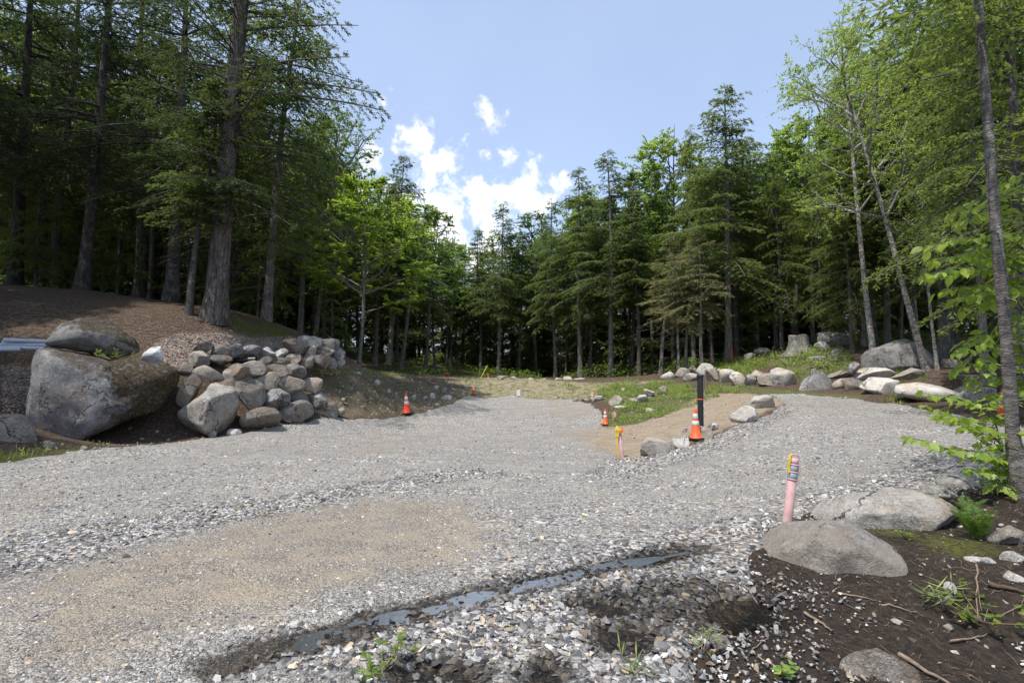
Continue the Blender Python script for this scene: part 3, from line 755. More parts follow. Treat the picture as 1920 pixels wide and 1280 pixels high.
def scatter_gravel():
    def pts(y0, y1, dens):
        wmax = 1.02 * y1 + .4
        n = int(dens * 2 * wmax * (y1 - y0))
        x = rng.uniform(-wmax, wmax, n); y = rng.uniform(y0, y1, n)
        k = np.abs(x) < 1.02 * y + .4
        return x[k], y[k]
    bands = [(2.2, 3.2, 1500), (3.2, 4.5, 1200), (4.5, 6.2, 800), (6.2, 8.5, 480), (8.5, 12, 340), (12, 19, 170)]
    X, Y, S = [], [], []
    for (a, b_, dn) in bands:
        x, y = pts(a, b_, dn)
        Z = zones(x, y)
        road_ = ss(sdf(x, y, Z_ROAD), -.12, .1)
        clump = np.clip(.62 + .55 * fbm2(x * 1.6, y * 1.6, 31, 3), .08, 1)
        p = road_ * np.clip(.20 * clump + .85 * Z['coarse'] * clump - .10 * Z['tan'] * (1 - Z['coarse']), .03, 1)
        p *= 1 - .55 * Z['tan'] * (1 - Z['coarse'])
        mud = .62 * Z['soil'] * ss(fbm2(x * 1.4, y * 1.4, 91, 3) * .8 + .7 * (3.5 - y) - .55 * np.maximum(x - 1.3, 0) + .25, 0, .6)
        mud = np.maximum(mud, .6 * ss(-sdf(x, y, Z_ROAD), .55, .05) * (y < 8) * clump)
        p = np.maximum(p, mud)
        p *= 1 - .42 * ((carve(x, y)) > .026)
        k = rng.random(len(x)) < p
        x, y = x[k], y[k]; co = Z['coarse'][k]; so = Z['soil'][k]; tn = Z['tan'][k]
        s = rng.lognormal(math.log(.0125), .40, len(x)) * (1 + .45 * co + .45 * co * (y < 4.2)) * (1 - .3 * tn * (1 - co)) * (1 + .055 * np.maximum(y - 4, 0))
        s = np.clip(s, .006, .048)
        X.append(x); Y.append(y); S.append(s)
    X, Y, S = map(np.concatenate, (X, Y, S))
    z = H(X, Y) + .014 + S * .12
    wet = zones(X, Y)['wet']
    v = rng.beta(1.5, 1.6, len(X))
    base = np.stack([.055 + .58 * v ** 1.35, .055 + .575 * v ** 1.35, .06 + .56 * v ** 1.35], -1)
    warm = rng.random(len(X)) < .13
    base[warm] *= np.array([1.22, .98, .72])
    bl = rng.random(len(X)) < .2
    base[bl] *= np.array([.92, .96, 1.03])
    tn = zones(X, Y)['tan']
    base = base * (1 - .5 * tn[:, None]) + .5 * tn[:, None] * base * np.array([1.12, .98, .80])
    base *= np.array([1.04, 1.02, .98])
    base *= (1 - .66 * np.clip(wet * 1.2, 0, 1))[:, None]
    o = link('gravel', chips_mesh('gravel', np.stack([X, Y, z], -1), S, base, M['chip']), kind='stuff')
    o['label'] = 'loose grey crushed stone lying over the driveway'
    print('gravel stones', len(X))
scatter_gravel()

# ------------------------------------------------------------------ rocks
def ico(sub):
    bm = bmesh.new(); bmesh.ops.create_icosphere(bm, subdivisions=sub, radius=1.0)
    V = np.array([v.co[:] for v in bm.verts]); F = np.array([[v.index for v in f.verts] for f in bm.faces]); bm.free()
    return V, F
ICO = {k: ico(k) for k in (2, 3, 4, 5)}
def rock_mesh(outline, thick, seed, sub=4, flat=2.6, facets=9, rough=.05, tilt=0.0, sm=.12, cut=(66, 93)):
    """outline: closed polygon (metres, x right / z up about its centre) that the rock's contour follows;
    thick: depth along y; gives a closed lumpy solid"""
    r = np.random.default_rng(seed)
    S, F = ICO[sub]
    O = np.asarray(outline, float)
    O = np.concatenate([O + (np.roll(O, -1, 0) - O) * t for t in np.linspace(0, 1, 12, endpoint=False)])
    ang = np.arctan2(O[:, 1], O[:, 0]); rad = np.hypot(O[:, 0], O[:, 1])
    o = np.argsort(ang); ang, rad = ang[o], rad[o]
    ang3 = np.concatenate([ang - 2 * math.pi, ang, ang + 2 * math.pi]); rad3 = np.concatenate([rad] * 3)
    th = np.arctan2(S[:, 2], S[:, 0])
    k = np.linspace(-sm, sm, 7); Rt = np.mean([np.interp(th + d, ang3, rad3) for d in k], 0)
    c = np.abs(S[:, 1]); q = np.hypot(S[:, 0], S[:, 2])
    # superellipse section: flatter faces front and back
    p = flat
    den = (q ** p + c ** p) ** (1 / p)
    V = np.stack([Rt * q / den * np.cos(th), np.sign(S[:, 1]) * thick * .5 * c / den, Rt * q / den * np.sin(th)], -1)
    ext = np.array([np.ptp(V[:, 0]), np.ptp(V[:, 1]), np.ptp(V[:, 2])]) * .5
    U = V / ext
    for i in range(facets):
        n = nrm(r.normal(size=3)); n[1] -= .25; n = nrm(n)
        dlim = np.percentile(U @ n, r.uniform(*cut))
        ex = np.maximum(U @ n - dlim, 0)
        U = U - ex[:, None] * n * .93
    V = U * ext
    m = float(ext.mean())
    nn = nrm(V)
    V = V + nn * (m * rough * (fbm(V / m * 1.3 + seed % 97, seed, 3) + .45 * fbm(V / m * 4 + seed % 31, seed + 5, 3) + (.16 * (1 - 2 * np.abs(fbm(V / m * 6 + seed % 13, seed + 9, 3))) if sub >= 4 else 0)))[:, None]
    if tilt:
        V[:, 1] += V[:, 2] * tilt
    return V, F
def box_outline(w, h, seed, sq=2.5, n=14, jag=.10):
    r = np.random.default_rng(seed)
    th = np.linspace(0, 2 * math.pi, n, endpoint=False) + r.uniform(0, .4)
    cx, cz = np.cos(th), np.sin(th)
    rr = 1 / (np.abs(cx) ** sq + np.abs(cz) ** sq) ** (1 / sq)
    rr *= 1 + jag * r.uniform(-1, 1, n)
    O = np.stack([rr * cx, rr * cz], -1)
    O[:, 0] *= .5 * w / max(np.ptp(O[:, 0]) * .5, 1e-6); O[:, 1] *= .5 * h / max(np.ptp(O[:, 1]) * .5, 1e-6)
    return O
_rs = [1000]
def place_rock(name, V, F, c, mat, parent=None, label=None, cat=None, group=None, smooth=True, rotz=0.0):
    me = mesh_np(name, V, [F], mat, smooth)
    o = link(name, me, parent, label, cat, group)
    o.location = tuple(c); o.rotation_euler = (0, 0, rotz)
    return o
def rock_box(name, x0, y0, x1, y1, mat, depth=None, parent=None, label=None, cat=None, group=None, thick=.85, sub=3, sq=2.4, rot=0.0, sink=.06, facets=12, jag=.13, flat=2.2, rough=.055):
    """rock whose contour fills the given photograph box, standing at its real distance"""
    _rs[0] += 1; seed = _rs[0]
    if depth is None:
        g = ghit((x0 + x1) / 2, y1 - .10 * (y1 - y0)); depth = g[1] + .25 * (x1 - x0) / FPX * g[1]
    k = depth / FPX
    w, h = (x1 - x0) * k, (y1 - y0) * k * (1 + sink)
    c = at((x0 + x1) / 2, (y0 + y1) / 2 + sink * .5 * (y1 - y0), depth)
    az = math.atan2(c[0], c[1]); w *= math.cos(az)
    O = box_outline(w, h, seed, sq, 14, jag)
    if rot:
        a = R(rot); ca, sa = math.cos(a), math.sin(a)
        O = O @ np.array([[ca, sa], [-sa, ca]])
        O[:, 0] *= w / np.ptp(O[:, 0]); O[:, 1] *= h / np.ptp(O[:, 1])
    V, F = rock_mesh(O, thick * math.sqrt(w * h), seed, max(sub, 3) if (x1 - x0) > 14 else sub, flat, facets, rough)
    # facets shrink the body a little: bring the contour back to the box
    V[:, 0] *= w / np.ptp(V[:, 0]); V[:, 2] *= h / np.ptp(V[:, 2])
    V[:, 0] -= (V[:, 0].max() + V[:, 0].min()) / 2; V[:, 2] -= (V[:, 2].max() + V[:, 2].min()) / 2
    return place_rock(name, V, F, c, mat, parent, label, cat, group, rotz=-az)
def rock_outline(name, pix, depth, mat, thick, label, cat='boulder', parent=None, sub=5, flat=3.2, facets=7, rough=.04, tilt=0.0, seed=1, group=None):
    pix = np.array(pix, float); cx, cy = (pix.max(0) + pix.min(0)) / 2
    k = depth / FPX
    c = at(cx, cy, depth); az = math.atan2(c[0], c[1]); mg = 1 - .22 * thick / depth
    O = np.stack([(pix[:, 0] - cx) * k * math.cos(az) * mg, -(pix[:, 1] - cy) * k * mg], -1)
    V, F = rock_mesh(O, thick, seed, sub, flat, facets, rough, tilt, .05, (84, 97))
    for a_, i_ in ((0, 0), (2, 1)):
        lo_, hi_ = O[:, i_].min(), O[:, i_].max(); v0, v1 = V[:, a_].min(), V[:, a_].max()
        V[:, a_] = lo_ + (V[:, a_] - v0) * (hi_ - lo_) / (v1 - v0)
    return place_rock(name, V, F, c, mat, parent, label, cat, group, rotz=-az)

def Z4(ox, oy, pts, s=4.0):
    return [(ox + a / s, oy + b / s) for a, b in pts]
# the huge split boulder and its cap
rock_outline('boulder', Z4(0, 560, [(290, 360), (255, 470), (240, 620), (218, 800), (225, 880), (300, 960), (320, 1050), (480, 1085), (640, 1065), (760, 1000), (930, 930), (1120, 880), (1220, 840), (1290, 760), (1360, 660), (1390, 560), (1340, 500), (1200, 470), (1000, 440), (800, 440), (620, 400), (450, 385), (350, 360)]),
             12.7, M['r_mossy'], 2.4, 'huge grey granite boulder with a mossy flank, overhanging the road edge', sub=5, flat=3.4, facets=4, rough=.05, tilt=.12, seed=41)
rock_outline('boulder', Z4(0, 560, [(340, 350), (400, 260), (470, 190), (560, 145), (660, 135), (760, 160), (860, 215), (960, 280), (1040, 340), (1070, 420), (1060, 450), (950, 455), (800, 455), (650, 420), (500, 385), (400, 375)]),
             12.9, M['r_cap'], 2.0, 'mossy rock slab split off and resting on top of the huge boulder', sub=5, flat=2.3, facets=3, rough=.07, seed=44)
rock_outline('boulder', [(-34, 852), (-36, 800), (-14, 778), (15, 775), (45, 778), (68, 800), (74, 830), (70, 850), (30, 858)], 10.0, M['r_brown'], .9,
             'low brown mossy boulder beside the foot of the huge boulder', sub=4, seed=46)
rock_box('boulder', 264, 648, 306, 680, M['r_white'], 14.2, label='white quartz rock behind the huge mossy boulder', cat='rock')

# dry-stacked retaining walls: every stone a part
wall_lo = thing('retaining_wall', tuple(at(480, 812, 13.8)), 'lower tier of the dry-stacked boulder retaining wall beside the huge mossy boulder', 'stone wall', 'stacked boulder wall tiers')
wall_up = thing('retaining_wall', tuple(at(520, 690, 17.4)), 'upper tier of the dry-stacked boulder retaining wall below the wood chip slope', 'stone wall', 'stacked boulder wall tiers')
for w_ in (wall_lo, wall_up):
    w_['kind'] = 'thing'
LOW = [(333, 702, 376, 761, 'r_brown', -25), (363, 687, 420, 713, 'r_tan', 0), (419, 693, 442, 720, 'r_tan', 0), (424, 683, 466, 713, 'r_brown', -10), (456, 678, 497, 703, 'r_tan', -5),
       (500, 684, 546, 709, 'r_brown', 0), (540, 684, 573, 709, 'r_grey', -20), (478, 699, 522, 730, 'r_tan', -10), (521, 705, 571, 736, 'r_tan', 12), (569, 710, 603, 737, 'r_tan', 10),
       (436, 708, 496, 768, 'r_brown', -20), (493, 730, 542, 772, 'r_grey', -15), (544, 735, 576, 751, 'r_grey', -10), (572, 736, 611, 763, 'r_grey', 12), (452, 765, 525, 802, 'r_brown', 0),
       (527, 752, 586, 796, 'r_brown', 10), (586, 755, 633, 783, 'r_brown', 18), (337, 683, 360, 702, 'r_tan', -20), (633, 766, 645, 777, 'r_tan', 0),
       (392, 808, 404, 818, 'r_pale', 0), (428, 806, 451, 817, 'r_pale', 0), (505, 722, 530, 742, 'r_brown', 0), (405, 712, 440, 740, 'r_brown', 0), (520, 772, 545, 792, 'r_brown', 0)]
UP = [(362, 642, 398, 667, 'r_brown', -8), (398, 647, 431, 667, 'r_brown', -5), (429, 646, 454, 669, 'r_grey', 0), (452, 648, 491, 666, 'r_grey', -6), (486, 652, 516, 668, 'r_white', 0), (514, 655, 538, 671, 'r_pale', 0),
      (356, 660, 391, 686, 'r_tan', 0), (390, 667, 434, 684, 'r_brown', -3), (482, 670, 511, 690, 'r_brown', 0), (508, 670, 542, 686, 'r_brown', 0), (536, 665, 562, 687, 'r_tan', 0),
      (531, 637, 575, 667, 'r_brown', -12), (560, 665, 586, 690, 'r_tan', 0), (573, 650, 592, 667, 'r_tan', 0), (559, 631, 604, 651, 'r_grey', -8), (591, 649, 625, 678, 'r_tan', -15), (585, 666, 618, 690, 'r_brown', 0),
      (603, 636, 626, 656, 'r_tan', -10), (617, 637, 635, 655, 'r_grey', -15), (624, 652, 645, 676, 'r_grey', -15), (615, 673, 630, 690, 'r_grey', 0), (631, 673, 645, 690, 'r_grey', 0)]
def wall_depth(px, py, lo):
    base = np.interp(px, [330, 450, 530, 640], [12.6, 13.4, 14.6, 16.7]) if lo else np.interp(px, [350, 480, 600, 645], [14.4, 16.0, 17.8, 18.7])
    yb = np.interp(px, [330, 450, 640], [812, 806, 780]) if lo else 690
    return base + (yb - py) / 1000 * base * .5
for lst, par, lo in ((LOW, wall_lo, True), (UP, wall_up, False)):
    for (x0, y0, x1, y1, mt, rot) in lst:
        d = wall_depth((x0 + x1) / 2, (y0 + y1) / 2, lo)
        o = rock_box('stone', x0 - 3, y0 - 2.5, x1 + 3, y1 + 2.5, M[mt], d, None, thick=1.05, sub=4, sq=2.8, rot=rot, sink=.02, facets=5, jag=.09, rough=.05, flat=2.4)
        o.location = tuple(Vector(o.location) - par.location); o.parent = par
o = rock_outline('stone', [(300 + a / 5.053, 600 + b / 5.053) for a, b in [(160, 930), (190, 860), (300, 790), (420, 700), (480, 610), (570, 580), (680, 620), (750, 720), (770, 860), (755, 1000), (640, 1080), (420, 1090), (250, 1040), (170, 980)]],
                 13.3, M['r_fore'], 1.3, None, None, sub=4, flat=2.3, seed=77)
o.location = tuple(Vector(o.location) - wall_lo.location); o.parent = wall_lo

# boulders edging the upper road
RIGHT = [(1239, 697, 1266, 713, 'r_pale', 'pinkish boulder at the far tip of the edging row beyond the black pipe'), (1266, 690, 1293, 708, 'r_tan', 'rounded tan boulder near the far tip of the edging row'),
         (1281, 700, 1311, 716, 'r_pale', 'low pale boulder just behind the top of the black pipe'), (1291, 686, 1313, 700, 'r_tan', 'small tan rock wedged on top of the edging row behind the pipe'),
         (1306, 682, 1338, 704, 'r_pale', 'slanted cream boulder behind the top of the black pipe'), (1323, 690, 1346, 716, 'r_tan', 'upright yellowish block in the edging row beside the black pipe'),
         (1340, 694, 1358, 710, 'r_tan', 'small notched tan rock in the edging row'), (1349, 693, 1377, 718, 'r_pale', 'rounded light grey boulder below the grassy hump'),
         (1369, 698, 1401, 723, 'r_pale', 'squarish white boulder below the grassy hump'), (1396, 702, 1417, 724, 'r_grey', 'narrow grey rock leaning on the squarish white boulder'),
         (1401, 695, 1441, 717, 'r_pale', 'flat-topped pale boulder in the middle of the edging row'), (1421, 701, 1462, 726, 'r_tan', 'angular brownish boulder in front of the big pinkish one'),
         (1437, 691, 1491, 727, 'r_pale', 'big pinkish white boulder in the edging row by the bend'), (1500, 703, 1560, 736, 'r_grey', 'big rounded grey boulder standing alone at the road edge'),
         (1551, 695, 1606, 712, 'r_tan', 'flat tan boulder lying above the small white one'), (1561, 710, 1596, 731, 'r_pale', 'small white boulder in the grass at the road edge'),
         (1584, 710, 1632, 736, 'r_brown', 'dark brown rough rock at the road edge'), (1604, 690, 1677, 716, 'r_pale', 'long cream boulder below the great grey ledge'),
         (1668, 691, 1732, 716, 'r_tan', 'smooth tan boulder below the birch trunk'), (1614, 709, 1684, 742, 'r_pale', 'white faceted boulder with an orange stained end'),
         (1790, 703, 1876, 722, 'r_pale', 'broad flat boulder behind the leafy sapling'), (1788, 711, 1864, 740, 'r_tan', 'wedge-shaped tan boulder with a dark notch behind the sapling'),
         (1792, 728, 1868, 762, 'r_grey', 'grey slab at the road edge behind the sapling'), (1852, 748, 1892, 775, 'r_brown', 'small brown rock next to the cone by the sapling'),
         (1897, 704, 1940, 724, 'r_grey', 'grey boulder behind the slim leaning trunk'), (1900, 718, 1950, 755, 'r_tan', 'tan boulder behind the cone by the sapling')]
for (x0, y0, x1, y1, mt, lab) in RIGHT:
    mx_, my_ = (x1 - x0) * .05, (y1 - y0) * .07
    rock_box('boulder', x0 - mx_, y0 - my_, x1 + mx_, y1 + my_, M[mt], None, None, lab, 'boulder', None, thick=.9, sub=3 if x1 - x0 < 40 else 4, sq=2.5, rot=random.Random(x0).uniform(-12, 12), facets=9)
rock_outline('boulder', [(1672, 738), (1680, 720), (1720, 716), (1765, 722), (1800, 730), (1806, 745), (1770, 755), (1725, 750), (1690, 742)], 15.2, M['r_pale'], 1.2, 'long low pinkish slab lying along the road edge below the birch', sub=4, seed=91)
rock_outline('boulder', [(1608, 706), (1609, 672), (1618, 662), (1645, 655), (1690, 641), (1722, 637), (1750, 633), (1768, 645), (1772, 706), (1690, 712)], 19.4, M['r_grey'], 2.2, 'great grey ledge of rock behind the leaning birch trunk', sub=5, flat=3.5, seed=93, rough=.06, facets=11)
for (x0, y0, x1, y1, mt, lab, d) in [(1590, 678, 1614, 702, 'r_grey', 'small grey rock at the end of the great ledge', 19.0), (1529, 621, 1597, 648, 'r_grey', 'flat grey boulder beside the tree stump', 26.5),
                                  (1549, 653, 1580, 671, 'r_grey', 'small grey rock in the weeds below the stump', 24.0), (1526, 640, 1558, 657, 'r_pale', 'light rock between the stump and the flat grey boulder', 25.4),
                                  (1518, 691, 1552, 708, 'r_grey', 'pale grey rock in the grass above the lone rounded boulder', 20.6), (1764, 671, 1806, 699, 'r_brown', 'dark jagged rock in the shade beside the birch', 18.6),
                                  (1413, 651, 1445, 668, 'r_grey', 'grey rock on the skyline of the grassy hump', 28.0), (1394, 661, 1418, 674, 'r_grey', 'small grey rock uphill of the grassy hump', 28.0),
                                  (1516, 667, 1548, 678, 'r_grey', 'flat slate slab on bare earth below the stump', 23.5), (1574, 660, 1600, 672, 'r_brown', 'brown rock below the flat grey boulder', 24.5),
                                  (1750, 700, 1768, 716, 'r_grey', 'small broken rock at the foot of the birch', 17.4), (1340, 690, 1352, 700, 'r_pale', 'little pale rock in the grassy hump', 24.5)]:
    rock_box('rock', x0, y0, x1, y1, M[mt], d, None, lab, 'rock', None, sub=3, facets=10)
# rocks in the green mound between pad and road
for (x0, y0, x1, y1, mt, lab) in [(1141, 740, 1171, 763, 'r_tan', 'angular tan rock at the low end of the weedy mound'), (1206, 729, 1229, 746, 'r_pale', 'pointed white rock in the weedy mound'), (1191, 739, 1216, 757, 'r_pale', 'pale rock in the middle of the weedy mound'),
                              (1234, 723, 1254, 741, 'r_tan', 'cream rock high on the weedy mound'), (1180, 746, 1196, 757, 'r_tan', 'pinkish stone in the weedy mound'), (1209, 764, 1228, 776, 'r_pale', 'pale rock low on the weedy mound'),
                              (1150, 760, 1179, 769, 'r_pale', 'flat slab at the foot of the weedy mound'), (1115, 741, 1132, 752, 'r_pale', 'grey-white rock at the pad corner'), (1164, 727, 1176, 735, 'r_pale', 'small pale rock on the crest of the weedy mound')]:
    rock_box('rock', x0, y0, x1, y1, M[mt], None, None, lab, 'rock', None, sub=3, facets=9, sink=.15)
for (x0, y0, x1, y1) in [(1105, 744, 1117, 755), (1094, 746, 1106, 754), (1084, 745, 1095, 753), (1073, 745, 1085, 754)]:
    rock_box('rock', x0, y0, x1, y1, M['r_tan'], None, None, 'small tan rock in the short row by the pad corner', 'rock', 'row of small rocks at the pad corner', sub=2, facets=6, sink=.15)
# rocks at the edge of the dirt slope
for (x0, y0, x1, y1, mt, lab) in [(1199, 820, 1259, 858, 'r_pale', 'pale pinkish rock at the foot of the dirt slope beside the road'), (1253, 819, 1293, 842, 'r_pale', 'flat pale rock half buried beside the cone'),
                              (1268, 798, 1337, 830, 'r_tan', 'flat earth-covered rock behind the cone'), (1311, 793, 1348, 811, 'r_pale', 'whitish angular rock beside the foot of the black pipe'),
                              (1368, 760, 1422, 797, 'r_pale', 'cream rock half buried in the dirt slope at the road edge'), (1400, 740, 1453, 769, 'r_pale', 'smooth pale boulder at the top of the dirt slope')]:
    rock_box('rock', x0, y0, x1, y1, M[mt], None, None, lab, 'rock', None, sub=4, facets=8, sink=.25, thick=.9)
for (x0, y0, x1, y1) in [(931, 704, 953, 712), (955, 705, 971, 712), (990, 708, 1000, 713), (1010, 709, 1026, 717), (1040, 708, 1056, 717), (1055, 705, 1076, 718), (1074, 708, 1098, 718), (1028, 711, 1040, 717)]:
    rock_box('rock', x0, y0, x1, y1, M['r_pale'], 33.0, None, 'pale rock lying along the foot of the far treeline', 'rock', 'rocks along the far treeline', sub=2, facets=7, sink=.1)
for (x0, y0, x1, y1) in [(850, 728, 867, 739), (827, 726, 841, 737), (768, 740, 780, 752), (805, 736, 817, 748), (825, 740, 848, 751), (701, 711, 714, 722), (840, 735, 852, 743), (666, 697, 678, 703), (725, 728, 733, 736), (868, 710, 876, 715), (793, 742, 802, 749),
                         (640, 745, 648, 752), (690, 745, 697, 750), (676, 760, 686, 766), (740, 735, 746, 740), (812, 722, 824, 730), (862, 722, 872, 729), (842, 718, 850, 724), (815, 755, 826, 761), (655, 725, 662, 731)]:
    rock_box('rock', x0, y0, x1, y1, M['r_pale' if (x0 + y0) % 3 else 'r_tan'], None, None, 'loose pale rock on the bare earth bank by the pad', 'rock', 'loose rocks on the earth bank', sub=2, facets=7, sink=.2)
for (x0, y0, x1, y1) in [(80, 825, 108, 842), (112, 830, 120, 836), (150, 835, 165, 845), (170, 838, 183, 845), (262, 820, 272, 826), (240, 800, 248, 806), (290, 806, 298, 812), (222, 838, 230, 843), (312, 822, 320, 827)]:
    rock_box('rock', x0, y0, x1, y1, M['r_tan'], None, None, 'loose tan stone on the bare ground below the huge boulder', 'rock', 'loose stones below the huge boulder', sub=2, facets=7, sink=.3)
# foreground rocks
ZF = lambda pts: [(1320 + a / 2.783, 820 + b / 2.783) for a, b in pts]
rock_outline('boulder', ZF([(235, 640), (300, 520), (410, 455), (560, 430), (720, 442), (830, 485), (930, 525), (1020, 570), (1070, 660), (1110, 810), (900, 860), (680, 850), (500, 820), (270, 760)]), 4.05, M['r_sunk'], .80,
             'weathered speckled boulder half sunk in dark soil by the pink pipe', sub=5, flat=2.8, facets=7, rough=.055, tilt=.34, seed=139)
rock_outline('boulder', ZF([(520, 430), (590, 320), (700, 278), (900, 266), (1100, 268), (1250, 310), (1328, 370), (1310, 450), (1220, 560), (1050, 580), (850, 560), (650, 520)]), 4.95, M['r_fore'], .95,
             'broad rust-tinged boulder behind the half-sunk one', sub=5, flat=2.6, facets=9, rough=.05, tilt=.28, seed=124)
rock_outline('boulder', ZF([(1110, 300), (1160, 255), (1260, 250), (1370, 300), (1432, 360), (1420, 460), (1330, 500), (1200, 450)]), 5.5, M['r_grey'], .6, 'smooth blue-grey boulder behind the rust-tinged one', sub=4, seed=127)
rock_outline('boulder', ZF([(1205, 240), (1250, 190), (1330, 190), (1430, 235), (1502, 275), (1480, 310), (1400, 330), (1280, 290)]), 6.0, M['r_pale'], .55, 'flat pale slab beside the foot of the sapling', sub=4, seed=129)
rock_outline('boulder', ZF([(1240, 200), (1270, 150), (1350, 135), (1440, 160), (1485, 210), (1420, 240), (1310, 235)]), 6.5, M['r_pale'], .5, 'pale boulder behind the flat slab under the maple leaves', sub=4, seed=131)
for (x0, y0, x1, y1, mt, lab) in [(1873, 1034, 1922, 1060, 'r_pale', 'rounded pale stone on the soil below the fern'), (1846, 988, 1925, 1028, 'r_tan', 'flat brownish rock behind the fern'), (1768, 1092, 1797, 1116, 'r_pale', 'pinkish stone standing in the dark soil'),
                              (1760, 1112, 1786, 1138, 'r_pale', 'small reddish stone below the pinkish one'), (1575, 1220, 1735, 1290, 'r_brown', 'mud-covered rock at the edge of the wet soil'), (1318, 1192, 1368, 1222, 'r_brown', 'muddy rock among the loose gravel'),
                              (1806, 1042, 1870, 1060, 'r_pale', 'flat cream slab on the mossy soil'), (1880, 1072, 1925, 1092, 'r_pale', 'flat cream stone below the rounded pale stone')]:
    rock_box('rock', x0, y0, x1, y1, M[mt], None, None, lab, 'rock', None, sub=4, facets=7, sink=.25, thick=1.0)

# ------------------------------------------------------------------ trees
def leaf_quads(P, D, Nrm, ln, wd):
    """pointed leaves / needle sprays: two triangles folded at the midrib"""
    S = nrm(np.cross(D, Nrm))
    a = P; b = P + D * (ln * .45)[:, None] + S * (wd * .5)[:, None] - Nrm * (wd * .12)[:, None]
    c = P + D * ln[:, None]; d = P + D * (ln * .45)[:, None] - S * (wd * .5)[:, None] - Nrm * (wd * .12)[:, None]
    V = np.stack([a, b, c, d], 1).reshape(-1, 3)
    i = np.arange(len(P)) * 4
    F = np.stack([np.stack([i, i + 1, i + 2], -1), np.stack([i, i + 2, i + 3], -1)], 1).reshape(-1, 3)
    return V, F
def rand_unit(r, n):
    return nrm(r.normal(size=(n, 3)))
def trunk_path(r, Hh, K=14, wob=.012, lean=(0, 0), power=1.0):
    t = np.linspace(0, 1, K)
    ph = r.uniform(0, 6.28, 4)
    x = wob * Hh * (np.sin(t * 3.1 + ph[0]) - math.sin(ph[0]) + .4 * np.sin(t * 8 + ph[1]) - .4 * math.sin(ph[1])) * t ** .3 + lean[0] * t ** power
    y = wob * Hh * (np.sin(t * 2.7 + ph[2]) - math.sin(ph[2]) + .4 * np.sin(t * 7 + ph[3]) - .4 * math.sin(ph[3])) * t ** .3 + lean[1] * t ** power
    return np.stack([x, y, t * Hh], -1), t
def trunk_radii(t, r0, tip=.05, flare=.5):
    return r0 * (np.maximum(1 - t, 0) ** .8 * (1 - tip) + tip) * (1 + flare * np.exp(-t * 26))

